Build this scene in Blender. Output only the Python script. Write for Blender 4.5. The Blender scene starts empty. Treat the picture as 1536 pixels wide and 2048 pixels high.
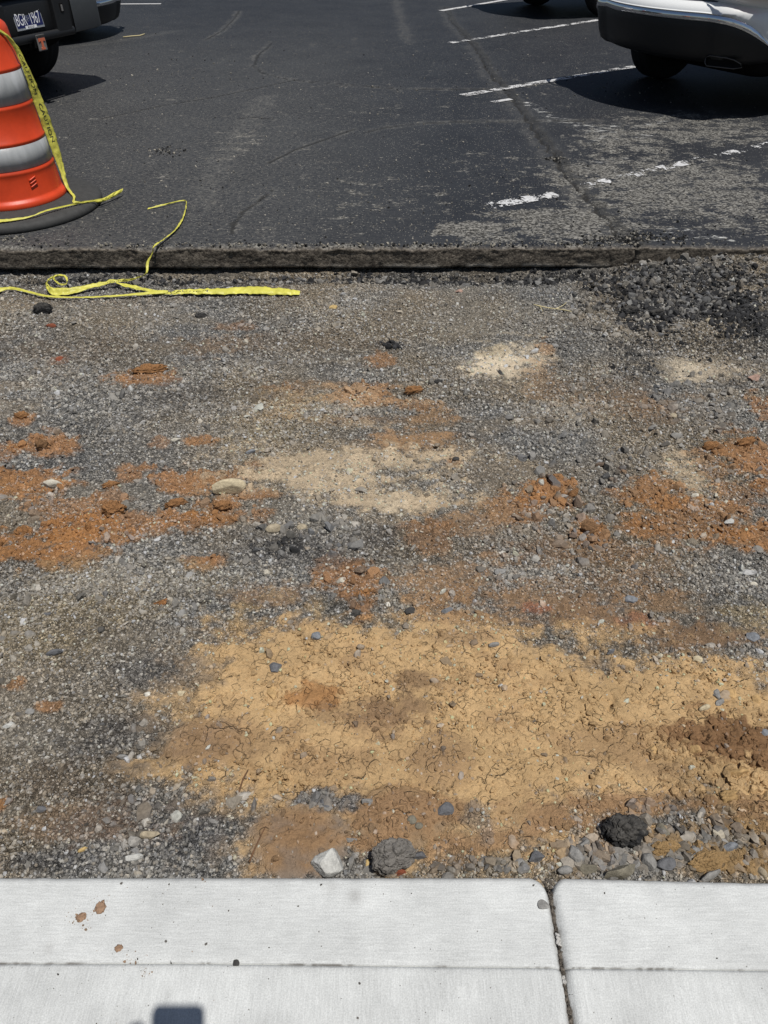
import bpy, bmesh, math, random
import numpy as np
from mathutils import Vector, Matrix, noise as mnoise

# ------------------------------------------------------------------ camera, sky, sun
scene = bpy.context.scene
COL = scene.collection
PITCH = math.radians(40.6)          # camera looks down this far below the horizon
FPX = 1450.0                        # focal length in photo pixels (1536 wide)
CAMZ = 1.5
CP, SP = math.cos(PITCH), math.sin(PITCH)
LOT = 0.13                          # height of the old asphalt above the dug-out bed
WALK = 0.15                         # height of the kerb and walk

cam_d = bpy.data.cameras.new('camera')
cam = bpy.data.objects.new('camera', cam_d)
COL.objects.link(cam)
cam.location = (0, 0, CAMZ)
cam.rotation_euler = (math.pi / 2 - PITCH, 0, 0)
cam_d.sensor_fit = 'VERTICAL'
cam_d.sensor_height = 36.0
cam_d.lens = 36.0 * FPX / 2048.0
cam_d.clip_start = 0.02
cam_d.clip_end = 600
scene.camera = cam

SUN_TO = Vector((0.2118, -0.2449, 0.9461)).normalized()
world = bpy.data.worlds.new('World')
scene.world = world
world.use_nodes = True
wt = world.node_tree
sky = wt.nodes.new('ShaderNodeTexSky')
sky.sky_type = 'NISHITA'
sky.sun_disc = False
sky.sun_elevation = math.asin(SUN_TO.z)
sky.sun_rotation = math.atan2(SUN_TO.x, SUN_TO.y)
wt.links.new(sky.outputs[0], wt.nodes['Background'].inputs[0])
wt.nodes['Background'].inputs[1].default_value = 0.05
sun_d = bpy.data.lights.new('sun', 'SUN')
sun_d.energy = 4.4
sun_d.angle = math.radians(0.53)
sun_d.color = (1.0, 0.965, 0.91)
sun = bpy.data.objects.new('sun', sun_d)
COL.objects.link(sun)
sun.rotation_euler = SUN_TO.to_track_quat('Z', 'Y').to_euler()
sun.location = (3, -4, 12)
scene.view_settings.view_transform = 'Standard'
scene.view_settings.look = 'None'
scene.view_settings.exposure = 0.0
scene.view_settings.gamma = 1.0

# ------------------------------------------------------------------ helpers
def at(px, py, z=0.0):
    """where the sight line of a photo pixel meets height z"""
    x = (px - 768) / FPX
    u = (1024 - py) / FPX
    Y = CP + u * SP
    Z = -SP + u * CP
    t = (z - CAMZ) / Z
    return Vector((x * t, Y * t, z))

def px_m(px, py, z=0.0):
    """metres per photo pixel there"""
    p = at(px, py, z)
    d = p.y * CP - (z - CAMZ) * SP
    return d / FPX

def _hash(ix, iy, seed):
    h = (ix.astype(np.uint32) * np.uint32(374761393) + iy.astype(np.uint32) * np.uint32(668265263)
         + np.uint32((seed * 2246822519) & 0xffffffff))
    h = (h ^ (h >> np.uint32(13))) * np.uint32(1274126177)
    h = h ^ (h >> np.uint32(16))
    h = h * np.uint32(2654435769)
    return (h ^ (h >> np.uint32(15))).astype(np.float64) / 4294967295.0

def perlin(x, y, seed=0):
    fx, fy = np.floor(x), np.floor(y)
    ix, iy = fx.astype(np.int64) + 100000, fy.astype(np.int64) + 100000
    u, v = x - fx, y - fy
    su, sv = u * u * u * (u * (u * 6 - 15) + 10), v * v * v * (v * (v * 6 - 15) + 10)
    def g(dx, dy):
        a = _hash(ix + dx, iy + dy, seed) * 2 * np.pi
        return np.cos(a) * (u - dx) + np.sin(a) * (v - dy)
    n0 = g(0, 0) * (1 - su) + g(1, 0) * su
    n1 = g(0, 1) * (1 - su) + g(1, 1) * su
    return (n0 * (1 - sv) + n1 * sv) * 1.5

def fbm(x, y, seed=0, octv=4, gain=0.5):
    a, s, f = 1.0, 0.0, 1.0
    for k in range(octv):
        s = s + a * perlin(x * f, y * f, seed + 17 * k)
        a *= gain
        f *= 2.03
    return s

def voro(x, y, seed=0):
    """F1, F2, random of nearest cell, offset to its centre"""
    fx, fy = np.floor(x), np.floor(y)
    f1 = np.full(x.shape, 9.0); f2 = np.full(x.shape, 9.0)
    rid = np.zeros(x.shape); ox = np.zeros(x.shape); oy = np.zeros(x.shape)
    for dx in (-1, 0, 1):
        for dy in (-1, 0, 1):
            ix = (fx + dx).astype(np.int64) + 100000
            iy = (fy + dy).astype(np.int64) + 100000
            cx = fx + dx + _hash(ix, iy, seed)
            cy = fy + dy + _hash(ix, iy, seed + 7)
            d = np.hypot(x - cx, y - cy)
            near = d < f1
            f2 = np.where(near, f1, np.minimum(f2, d))
            rid = np.where(near, _hash(ix, iy, seed + 13), rid)
            ox = np.where(near, x - cx, ox); oy = np.where(near, y - cy, oy)
            f1 = np.where(near, d, f1)
    return f1, f2, rid, ox, oy

def sstep(a, b, x):
    t = np.clip((x - a) / (b - a), 0, 1)
    return t * t * (3 - 2 * t)

def seg_dist(x, y, pts):
    """distance to a polyline and position 0..1 along it"""
    best = np.full(x.shape, 1e9); par = np.zeros(x.shape)
    n = len(pts) - 1
    for i in range(n):
        ax, ay = pts[i][:2]; bx, by = pts[i + 1][:2]
        vx, vy = bx - ax, by - ay
        t = np.clip(((x - ax) * vx + (y - ay) * vy) / (vx * vx + vy * vy + 1e-12), 0, 1)
        d = np.hypot(x - ax - t * vx, y - ay - t * vy)
        m = d < best
        best = np.where(m, d, best); par = np.where(m, (i + t) / n, par)
    return best, par

def poly_sd(x, y, pts):
    """signed distance to a polygon, positive inside"""
    d, _ = seg_dist(x, y, list(pts) + [pts[0]])
    ins = np.zeros(x.shape, bool)
    n = len(pts)
    for i in range(n):
        ax, ay = pts[i][:2]; bx, by = pts[(i + 1) % n][:2]
        if abs(by - ay) < 1e-9:
            continue
        c = ((ay > y) != (by > y)) & (x < (bx - ax) * (y - ay) / (by - ay) + ax)
        ins ^= c
    return np.where(ins, d, -d)

def new_obj(name, me, mat=None, parent=None, smooth=False):
    o = bpy.data.objects.new(name, me)
    COL.objects.link(o)
    if mat is not None:
        for m in (mat if isinstance(mat, (list, tuple)) else [mat]):
            me.materials.append(m)
    if parent is not None:
        o.parent = parent
    if smooth:
        me.polygons.foreach_set('use_smooth', [True] * len(me.polygons))
    return o

def mesh_np(name, co, faces, cols=None, attrs=None, smooth=True):
    """mesh from numpy verts (n,3) and faces (m,k)"""
    me = bpy.data.meshes.new(name)
    co = np.ascontiguousarray(co, dtype=np.float32); faces = np.ascontiguousarray(faces, dtype=np.int32)
    k = faces.shape[1]
    me.vertices.add(len(co)); me.vertices.foreach_set('co', co.ravel())
    me.loops.add(faces.size); me.loops.foreach_set('vertex_index', faces.ravel())
    me.polygons.add(len(faces))
    me.polygons.foreach_set('loop_start', np.arange(0, faces.size, k, dtype=np.int32))
    me.polygons.foreach_set('loop_total', np.full(len(faces), k, dtype=np.int32))
    me.polygons.foreach_set('use_smooth', np.full(len(faces), smooth, dtype=bool))
    if cols is not None:
        c4 = np.ones((len(co), 4), np.float32); c4[:, :3] = cols
        a = me.attributes.new('col', 'FLOAT_COLOR', 'POINT'); a.data.foreach_set('color', c4.ravel())
    for n, v in (attrs or {}).items():
        a = me.attributes.new(n, 'FLOAT', 'POINT'); a.data.foreach_set('value', np.ascontiguousarray(v, dtype=np.float32).ravel())
    me.update(calc_edges=True)
    return me

def grid_faces(nr, nc, wrap=False):
    r = np.arange(nr - 1)[:, None]; c = np.arange(nc if wrap else nc - 1)[None, :]
    a = r * nc + c; b = r * nc + (c + 1) % nc
    return np.stack([a, b, b + nc, a + nc], -1).reshape(-1, 4)

def mesh_grid(name, P, smooth=True, wrap=False, **kw):
    P = np.asarray(P, float)
    return mesh_np(name, P.reshape(-1, 3), grid_faces(P.shape[0], P.shape[1], wrap), smooth=smooth, **kw)

def tag(o, label=None, cat=None, group=None, kind=None):
    if label: o['label'] = label
    if cat: o['category'] = cat
    if group: o['group'] = group
    if kind: o['kind'] = kind
    return o

def empty(name, loc, rz=0.0):
    o = bpy.data.objects.new(name, None)
    COL.objects.link(o)
    o.location = loc
    o.rotation_euler = (0, 0, rz)
    o.empty_display_size = 0.2
    return o

# ------------------------------------------------------------------ materials
def N(nt, t, **kw):
    n = nt.nodes.new(t)
    for k, v in kw.items():
        if k.startswith('i_'):
            n.inputs[k[2:].replace('_', ' ')].default_value = v
        else:
            setattr(n, k, v)
    return n

def mat(name, color=(0.5, 0.5, 0.5), rough=0.6, metal=0.0, var=0.0, vscale=20.0, bump=0.0, bscale=60.0,
        coat=0.0, attr=None, spec=0.5, bdist=0.01, object_space=True):
    """Principled material with procedural colour variation and bump; attr = colour attribute"""
    m = bpy.data.materials.new(name)
    m.use_nodes = True
    nt = m.node_tree
    b = nt.nodes['Principled BSDF']
    b.inputs['Roughness'].default_value = rough
    b.inputs['Metallic'].default_value = metal
    b.inputs['Coat Weight'].default_value = coat
    b.inputs['Specular IOR Level'].default_value = spec
    tc = N(nt, 'ShaderNodeTexCoord')
    src = None
    if attr:
        a = N(nt, 'ShaderNodeAttribute', attribute_name=attr)
        src = a.outputs['Color']
    if var > 0:
        nz = N(nt, 'ShaderNodeTexNoise', i_Scale=vscale, i_Detail=6.0, i_Roughness=0.65)
        nt.links.new(tc.outputs['Object'], nz.inputs['Vector'])
        mr = N(nt, 'ShaderNodeMapRange', i_From_Min=0.25, i_From_Max=0.75, i_To_Min=1 - var, i_To_Max=1 + var)
        nt.links.new(nz.outputs['Fac'], mr.inputs['Value'])
        mx = N(nt, 'ShaderNodeMix', data_type='RGBA', blend_type='MULTIPLY')
        mx.inputs[0].default_value = 1.0
        if src is not None:
            nt.links.new(src, mx.inputs[6])
        else:
            mx.inputs[6].default_value = (*color, 1)
        nt.links.new(mr.outputs[0], mx.inputs[7])
        src = mx.outputs[2]
    if src is not None:
        nt.links.new(src, b.inputs['Base Color'])
    else:
        b.inputs['Base Color'].default_value = (*color, 1)
    if bump > 0:
        nb = N(nt, 'ShaderNodeTexNoise', i_Scale=bscale, i_Detail=5.0, i_Roughness=0.7)
        nt.links.new(tc.outputs['Object'], nb.inputs['Vector'])
        bp = N(nt, 'ShaderNodeBump', i_Strength=bump, i_Distance=bdist)
        nt.links.new(nb.outputs['Fac'], bp.inputs['Height'])
        nt.links.new(bp.outputs[0], b.inputs['Normal'])
    return m

M = {}

def bed_mat():
    """road bed: col is the soil's own colour; grav lets small set stones show, crust adds dried flakes and hair cracks"""
    m = bpy.data.materials.new('road bed soil and set stone'); m.use_nodes = True
    nt = m.node_tree; b = nt.nodes['Principled BSDF']; L = nt.links.new
    b.inputs['Roughness'].default_value = 0.95; b.inputs['Specular IOR Level'].default_value = 0.15
    tc = N(nt, 'ShaderNodeTexCoord')
    A = lambda n: N(nt, 'ShaderNodeAttribute', attribute_name=n)
    col, grav, crust = A('col').outputs['Color'], A('grav').outputs['Fac'], A('crust').outputs['Fac']
    wn = N(nt, 'ShaderNodeTexNoise', i_Scale=60.0, i_Detail=3.0); L(tc.outputs['Object'], wn.inputs['Vector'])
    wv = N(nt, 'ShaderNodeVectorMath', operation='SCALE'); L(wn.outputs['Color'], wv.inputs[0]); wv.inputs['Scale'].default_value = 0.012
    wa = N(nt, 'ShaderNodeVectorMath', operation='ADD'); L(tc.outputs['Object'], wa.inputs[0]); L(wv.outputs[0], wa.inputs[1])
    def voro_(scale, feat='F1'):
        v = N(nt, 'ShaderNodeTexVoronoi', i_Scale=scale, feature=feat); L(wa.outputs[0], v.inputs['Vector']); return v
    def ma(op, a, c, d=None):
        n = N(nt, 'ShaderNodeMath', operation=op)
        for k, v in enumerate((a, c, d)):
            if v is None: continue
            if isinstance(v, (int, float)): n.inputs[k].default_value = v
            else: L(v, n.inputs[k])
        return n.outputs[0]
    def rng(v, a, c, lo=0.0, hi=1.0):
        n = N(nt, 'ShaderNodeMapRange', i_From_Min=a, i_From_Max=c, i_To_Min=lo, i_To_Max=hi); L(v, n.inputs['Value']); return n.outputs[0]
    def mul(c, f):
        n = N(nt, 'ShaderNodeMix', data_type='RGBA', blend_type='MULTIPLY'); n.inputs[0].default_value = 1; L(c, n.inputs[6]); L(f, n.inputs[7]); return n.outputs[2]
    v1, v2 = voro_(135.0), voro_(290.0)
    e1, e2 = voro_(135.0, 'DISTANCE_TO_EDGE'), voro_(290.0, 'DISTANCE_TO_EDGE')
    s1 = N(nt, 'ShaderNodeSeparateColor'); L(v1.outputs['Color'], s1.inputs[0])
    s2 = N(nt, 'ShaderNodeSeparateColor'); L(v2.outputs['Color'], s2.inputs[0])
    nz = N(nt, 'ShaderNodeTexNoise', i_Scale=170.0, i_Detail=5.0, i_Roughness=0.7); L(tc.outputs['Object'], nz.inputs['Vector'])
    nl = N(nt, 'ShaderNodeTexNoise', i_Scale=22.0, i_Detail=5.0, i_Roughness=0.65); L(tc.outputs['Object'], nl.inputs['Vector'])
    c = mul(col, rng(nz.outputs['Fac'], .25, .75, .78, 1.22))
    c = mul(c, rng(nl.outputs['Fac'], .25, .75, .84, 1.16))
    # stone-to-stone tone where gravel shows
    t1 = ma('POWER', s1.outputs[0], 1.5); t2 = ma('POWER', s2.outputs[0], 1.6)
    tone = ma('MULTIPLY', rng(t1, 0, 1, .6, 1.9), rng(t2, 0, 1, .65, 1.7))
    cg = mul(c, tone)
    mx = N(nt, 'ShaderNodeMix', data_type='RGBA'); L(grav, mx.inputs[0]); L(c, mx.inputs[6]); L(cg, mx.inputs[7])
    L(mx.outputs[2], b.inputs['Base Color'])
    # relief
    h1 = ma('MULTIPLY', ma('MINIMUM', ma('MULTIPLY', e1.outputs['Distance'], 5.0), 1.0), rng(s1.outputs[1], 0, 1, .3, 1.3))
    h2 = ma('MULTIPLY', ma('MINIMUM', ma('MULTIPLY', e2.outputs['Distance'], 5.0), 1.0), rng(s2.outputs[1], 0, 1, .3, 1.0))
    hg = ma('MULTIPLY', ma('ADD', h1, ma('MULTIPLY', h2, .5)), grav)
    # crust: flakes of several sizes and wandering hair cracks
    f1 = voro_(62.0); fe = voro_(62.0, 'DISTANCE_TO_EDGE'); ce = N(nt, 'ShaderNodeTexVoronoi', i_Scale=13.0, feature='DISTANCE_TO_EDGE')
    wn2 = N(nt, 'ShaderNodeTexNoise', i_Scale=26.0, i_Detail=4.0); L(tc.outputs['Object'], wn2.inputs['Vector'])
    wv2 = N(nt, 'ShaderNodeVectorMath', operation='SCALE'); L(wn2.outputs['Color'], wv2.inputs[0]); wv2.inputs['Scale'].default_value = 0.05
    wa2 = N(nt, 'ShaderNodeVectorMath', operation='ADD'); L(tc.outputs['Object'], wa2.inputs[0]); L(wv2.outputs[0], wa2.inputs[1]); L(wa2.outputs[0], ce.inputs['Vector'])
    fs = N(nt, 'ShaderNodeSeparateColor'); L(f1.outputs['Color'], fs.inputs[0])
    flake = ma('MULTIPLY', ma('MINIMUM', ma('MULTIPLY', fe.outputs['Distance'], 9.0), 1.0), rng(fs.outputs[0], .55, 1.0, 0.0, 1.0))
    crack = ma('MULTIPLY', rng(ce.outputs['Distance'], 0.0, .028, 1.0, 0.0), rng(nl.outputs['Fac'], .49, .66))
    hc = ma('MULTIPLY', ma('SUBTRACT', ma('MULTIPLY', flake, .8), ma('MULTIPLY', crack, 1.6)), crust)
    ht = ma('ADD', ma('ADD', hg, hc), ma('MULTIPLY', nz.outputs['Fac'], .7))
    bp = N(nt, 'ShaderNodeBump', i_Strength=1.0, i_Distance=0.007); L(ht, bp.inputs['Height'])
    L(bp.outputs[0], b.inputs['Normal'])
    return m
M['bed'] = bed_mat()
M['soil'] = mat('soil', attr='col', rough=0.95, var=0.28, vscale=140, bump=1.0, bscale=230, bdist=0.006, spec=0.15)
M['gravel'] = mat('crushed stone', attr='col', rough=0.85, var=0.3, vscale=160, bump=0.35, bscale=500, bdist=0.002, spec=0.25)
M['grit'] = mat('loose grit', attr='col', rough=0.9, spec=0.2)
M['black_tar'] = mat('tarry asphalt lump', (0.026, 0.026, 0.027), 0.42, var=0.8, vscale=150, bump=1.0, bscale=190, bdist=0.012)
M['stone'] = mat('loose stone', attr='col', rough=0.85, var=0.35, vscale=90, bump=0.6, bscale=170, bdist=0.004, spec=0.25)
M['orange'] = mat('orange plastic', (0.54, 0.050, 0.012), 0.42, var=0.2, vscale=7, bump=0.06, bscale=60, spec=0.4)
M['rubber'] = mat('black rubber', (0.045, 0.045, 0.044), 0.75, var=0.25, vscale=30, bump=0.15, bscale=200, spec=0.3)
M['tyre'] = mat('tyre rubber', (0.02, 0.02, 0.02), 0.85, var=0.2, vscale=30, bump=0.2, bscale=120, spec=0.25)
M['yellow'] = mat('yellow barrier tape', (0.54, 0.51, 0.09), 0.42, var=0.2, vscale=14, bump=0.35, bscale=28, bdist=0.01, spec=0.35)
M['ink'] = mat('black print', (0.02, 0.02, 0.018), 0.5)
M['silver'] = mat('silver paint', (0.78, 0.79, 0.785), 0.3, metal=0.05, coat=0.5, var=0.03, vscale=200)
M['chrome'] = mat('chrome', (0.8, 0.82, 0.85), 0.07, metal=1.0)
M['black_paint'] = mat('black paint', (0.008, 0.008, 0.009), 0.2, coat=0.6)
M['blackplastic'] = mat('black plastic trim', (0.009, 0.0095, 0.0105), 0.5, bump=0.15, bscale=500, bdist=0.002)
M['charcoal'] = mat('charcoal bumper paint', (0.055, 0.06, 0.064), 0.34, coat=0.15, var=0.1, vscale=30)
M['undercar'] = mat('underbody black', (0.008, 0.008, 0.008), 0.9, spec=0.1)
M['glass'] = mat('dark car glass', (0.01, 0.011, 0.012), 0.05, spec=0.6)
M['dark_metal'] = mat('dull exhaust metal', (0.10, 0.095, 0.09), 0.45, metal=0.6)
M['rim'] = mat('alloy rim', (0.55, 0.56, 0.57), 0.3, metal=0.8)
M['pad'] = mat('bumper step pad', (0.035, 0.04, 0.055), 0.35)
M['red_lens'] = mat('red lamp lens', (0.35, 0.01, 0.01), 0.15, coat=0.5)
M['platewhite'] = mat('plate white', (0.72, 0.73, 0.75), 0.35)
M['plateblue'] = mat('plate blue', (0.012, 0.016, 0.085), 0.35)
M['frame_metal'] = mat('plate frame metal', (0.55, 0.56, 0.58), 0.35, metal=0.7)
M['cover_grey'] = mat('hitch cover grey', (0.16, 0.155, 0.15), 0.5, var=0.15, vscale=60)
M['cover_orange'] = mat('hitch cover orange', (0.55, 0.14, 0.07), 0.5)
M['wood'] = mat('dry twig', (0.12, 0.062, 0.03), 0.9, var=0.3, vscale=60)
M['straw'] = mat('dry straw', (0.5, 0.43, 0.24), 0.85, var=0.2, vscale=60)
M['leaf'] = mat('dead leaf', (0.42, 0.2, 0.075), 0.8, var=0.3, vscale=60, bump=0.3, bscale=90)
M['mud'] = mat('dried mud', (0.26, 0.165, 0.105), 0.95, var=0.4, vscale=120, bump=0.6, bscale=250, bdist=0.003)

def reflective_mat():
    m = mat('grey reflective sheeting', (0.33, 0.335, 0.34), 0.38, spec=0.4)
    nt = m.node_tree; b = nt.nodes['Principled BSDF']
    tc = N(nt, 'ShaderNodeTexCoord'); mp = N(nt, 'ShaderNodeMapping')
    mp.inputs['Scale'].default_value = (14, 14, 3.2)
    nt.links.new(tc.outputs['Object'], mp.inputs[0])
    nz = N(nt, 'ShaderNodeTexNoise', i_Scale=1.6, i_Detail=5.0, i_Distortion=0.6)
    nt.links.new(mp.outputs[0], nz.inputs['Vector'])
    cr = N(nt, 'ShaderNodeValToRGB')
    cr.color_ramp.elements[0].position = 0.3; cr.color_ramp.elements[0].color = (0.27, 0.28, 0.285, 1)
    cr.color_ramp.elements[1].position = 0.72; cr.color_ramp.elements[1].color = (0.40, 0.41, 0.42, 1)
    e = cr.color_ramp.elements.new(0.52); e.color = (0.335, 0.345, 0.35, 1)
    nt.links.new(nz.outputs['Fac'], cr.inputs[0]); nt.links.new(cr.outputs[0], b.inputs['Base Color'])
    wv = N(nt, 'ShaderNodeTexVoronoi', i_Scale=160.0)
    nt.links.new(tc.outputs['Object'], wv.inputs['Vector'])
    bp = N(nt, 'ShaderNodeBump', i_Strength=0.08, i_Distance=0.002)
    nt.links.new(wv.outputs['Distance'], bp.inputs['Height']); nt.links.new(bp.outputs[0], b.inputs['Normal'])
    return m
M['reflective'] = reflective_mat()

def concrete_mat(name, along_x):
    m = bpy.data.materials.new(name); m.use_nodes = True
    nt = m.node_tree; b = nt.nodes['Principled BSDF']
    b.inputs['Roughness'].default_value = 0.9
    b.inputs['Specular IOR Level'].default_value = 0.2
    tc = N(nt, 'ShaderNodeTexCoord')
    mp = N(nt, 'ShaderNodeMapping')
    mp.inputs['Scale'].default_value = (22, 300, 60) if along_x else (300, 22, 60)
    nt.links.new(tc.outputs['Object'], mp.inputs[0])
    br = N(nt, 'ShaderNodeTexNoise', i_Scale=1.0, i_Detail=4.0, i_Roughness=0.7, i_Distortion=0.25)
    nt.links.new(mp.outputs[0], br.inputs['Vector'])
    n1 = N(nt, 'ShaderNodeTexNoise', i_Scale=7.0, i_Detail=7.0, i_Roughness=0.62)
    nt.links.new(tc.outputs['Object'], n1.inputs['Vector'])
    n2 = N(nt, 'ShaderNodeTexNoise', i_Scale=420.0, i_Detail=3.0)
    nt.links.new(tc.outputs['Object'], n2.inputs['Vector'])
    vp = N(nt, 'ShaderNodeTexVoronoi', i_Scale=75.0)       # sparse pin holes and grit
    nt.links.new(tc.outputs['Object'], vp.inputs['Vector'])
    at_ = N(nt, 'ShaderNodeAttribute', attribute_name='dirt')
    c1 = N(nt, 'ShaderNodeMapRange', i_From_Min=0.3, i_From_Max=0.7, i_To_Min=0.80, i_To_Max=1.1)
    nt.links.new(n1.outputs['Fac'], c1.inputs['Value'])
    c2 = N(nt, 'ShaderNodeMapRange', i_From_Min=0.3, i_From_Max=0.7, i_To_Min=0.87, i_To_Max=1.07)
    nt.links.new(br.outputs['Fac'], c2.inputs['Value'])
    c3 = N(nt, 'ShaderNodeMapRange', i_From_Min=0.3, i_From_Max=0.7, i_To_Min=0.84, i_To_Max=1.1)
    nt.links.new(n2.outputs['Fac'], c3.inputs['Value'])
    mu = N(nt, 'ShaderNodeMath', operation='MULTIPLY'); nt.links.new(c1.outputs[0], mu.inputs[0]); nt.links.new(c2.outputs[0], mu.inputs[1])
    mu2 = N(nt, 'ShaderNodeMath', operation='MULTIPLY'); nt.links.new(mu.outputs[0], mu2.inputs[0]); nt.links.new(c3.outputs[0], mu2.inputs[1])
    mx = N(nt, 'ShaderNodeMix', data_type='RGBA', blend_type='MULTIPLY'); mx.inputs[0].default_value = 1
    mx.inputs[6].default_value = (0.545, 0.557, 0.55, 1)
    nt.links.new(mu2.outputs[0], mx.inputs[7])
    # pin holes
    ph = N(nt, 'ShaderNodeMapRange', i_From_Min=0.06, i_From_Max=0.1, i_To_Min=1.0, i_To_Max=0.0)
    nt.links.new(vp.outputs['Distance'], ph.inputs['Value'])
    gt = N(nt, 'ShaderNodeMath', operation='GREATER_THAN'); gt.inputs[1].default_value = 0.8
    sp = N(nt, 'ShaderNodeSeparateColor'); nt.links.new(vp.outputs['Color'], sp.inputs[0]); nt.links.new(sp.outputs[0], gt.inputs[0])
    pm = N(nt, 'ShaderNodeMath', operation='MULTIPLY'); nt.links.new(ph.outputs[0], pm.inputs[0]); nt.links.new(gt.outputs[0], pm.inputs[1])
    mx2 = N(nt, 'ShaderNodeMix', data_type='RGBA'); mx2.inputs[7].default_value = (0.17, 0.165, 0.155, 1)
    nt.links.new(pm.outputs[0], mx2.inputs[0]); nt.links.new(mx.outputs[2], mx2.inputs[6])
    # dirt in joints
    mx3 = N(nt, 'ShaderNodeMix', data_type='RGBA'); mx3.inputs[7].default_value = (0.075, 0.06, 0.048, 1)
    nt.links.new(at_.outputs['Fac'], mx3.inputs[0]); nt.links.new(mx2.outputs[2], mx3.inputs[6])
    nt.links.new(mx3.outputs[2], b.inputs['Base Color'])
    bp = N(nt, 'ShaderNodeBump', i_Strength=0.5, i_Distance=0.0016)
    nt.links.new(br.outputs['Fac'], bp.inputs['Height'])
    bp2 = N(nt, 'ShaderNodeBump', i_Strength=0.4, i_Distance=0.0012)
    nt.links.new(n2.outputs['Fac'], bp2.inputs['Height']); nt.links.new(bp.outputs[0], bp2.inputs['Normal'])
    nt.links.new(bp2.outputs[0], b.inputs['Normal'])
    return m
M['kerb'] = concrete_mat('brushed kerb concrete', True)
M['walk'] = concrete_mat('broomed walk concrete', False)

def asphalt_mat():
    """seal-coated asphalt; attributes: wear, white, dust, cut, fill"""
    m = bpy.data.materials.new('old seal coated asphalt'); m.use_nodes = True
    nt = m.node_tree; b = nt.nodes['Principled BSDF']
    L = nt.links.new
    b.inputs['Specular IOR Level'].default_value = 0.3
    tc = N(nt, 'ShaderNodeTexCoord')
    def A(n): return N(nt, 'ShaderNodeAttribute', attribute_name=n).outputs['Fac']
    def noise(sc, det=4.0, scale=(1, 1, 1), rough=0.6):
        mp = N(nt, 'ShaderNodeMapping'); mp.inputs['Scale'].default_value = scale
        L(tc.outputs['Object'], mp.inputs[0])
        n = N(nt, 'ShaderNodeTexNoise', i_Scale=sc, i_Detail=det, i_Roughness=rough)
        L(mp.outputs[0], n.inputs['Vector']); return n.outputs['Fac']
    def math_(op, a, c, d=None):
        n = N(nt, 'ShaderNodeMath', operation=op)
        for k, v in enumerate((a, c, d)):
            if v is None: continue
            if isinstance(v, (int, float)): n.inputs[k].default_value = v
            else: L(v, n.inputs[k])
        return n.outputs[0]
    def rng(v, a, c, lo=0.0, hi=1.0):
        n = N(nt, 'ShaderNodeMapRange', i_From_Min=a, i_From_Max=c, i_To_Min=lo, i_To_Max=hi); L(v, n.inputs['Value']); return n.outputs[0]
    def mix(f, a, c):
        n = N(nt, 'ShaderNodeMix', data_type='RGBA')
        L(f, n.inputs[0]) if not isinstance(f, float) else setattr(n.inputs[0], 'default_value', f)
        for k, v in ((6, a), (7, c)):
            if isinstance(v, tuple): n.inputs[k].default_value = (*v, 1)
            else: L(v, n.inputs[k])
        return n.outputs[2]
    fine = noise(130, 3.0)
    agg = N(nt, 'ShaderNodeTexVoronoi', i_Scale=105.0); L(tc.outputs['Object'], agg.inputs['Vector'])
    aggc = N(nt, 'ShaderNodeSeparateColor'); L(agg.outputs['Color'], aggc.inputs[0])
    # worn patches: attribute pushes a threshold over a ragged noise
    ragged = math_('ADD', math_('MULTIPLY', noise(9, 6.0, (0.75, 1, 1), 0.7), 0.6), math_('MULTIPLY', noise(48, 4.0, (0.6, 1, 1), 0.7), 0.4))
    wear = rng(math_('ADD', ragged, math_('MULTIPLY', A('wear'), 0.26)), 0.64, 0.69)
    aggtone = mix(rng(aggc.outputs[0], 0.25, 0.95), (0.03, 0.029, 0.027), (0.235, 0.226, 0.205))
    sealed = mix(rng(noise(2.2, 5.0), 0.3, 0.7), (0.0095, 0.0115, 0.0165), (0.022, 0.0245, 0.0295))
    sealed = mix(rng(fine, 0.42, 0.72, 0.0, 0.40), sealed, (0.066, 0.066, 0.066))
    # pale flecks of bare aggregate through the sealcoat
    fleck = math_('MULTIPLY', rng(aggc.outputs[1], 0.86, 0.90), rng(agg.outputs['Distance'], 0.28, 0.42, 1.0, 0.0))
    sealed = mix(math_('MULTIPLY', fleck, 0.75), sealed, (0.25, 0.24, 0.21))
    c = mix(wear, sealed, aggtone)
    dust = math_('MULTIPLY', A('dust'), rng(noise(60, 5.0, (0.7, 1, 1), 0.75), 0.42, 0.62, 0.12, 1.0))
    c = mix(math_('MULTIPLY', dust, 0.8), c, (0.17, 0.163, 0.146))
    white = math_('MULTIPLY', A('white'), rng(noise(26, 5.0, (0.45, 1.6, 1), 0.7), 0.56, 0.6))
    c = mix(white, c, (0.5, 0.5, 0.48))
    c = mix(A('fill'), c, mix(rng(fine, 0.3, 0.7), (0.007, 0.0068, 0.0065), (0.034, 0.032, 0.028)))
    cutc = mix(rng(aggc.outputs[0], 0.1, 0.95), (0.055, 0.046, 0.037), (0.17, 0.147, 0.117))
    cutc = mix(rng(noise(14, 5.0), 0.45, 0.75, 0.0, 0.5), cutc, (0.05, 0.041, 0.032))
    c = mix(A('cut'), c, cutc)
    c = mix(A('ledge'), c, (0.3, 0.275, 0.235))
    L(c, b.inputs['Base Color'])
    L(rng(wear, 0.0, 1.0, 0.62, 0.9), b.inputs['Roughness'])
    h = math_('ADD', math_('MULTIPLY', agg.outputs['Distance'], -0.6), fine)
    bp = N(nt, 'ShaderNodeBump', i_Strength=0.55, i_Distance=0.004); L(h, bp.inputs['Height'])
    L(bp.outputs[0], b.inputs['Normal'])
    return m
M['asphalt'] = asphalt_mat()

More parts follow.
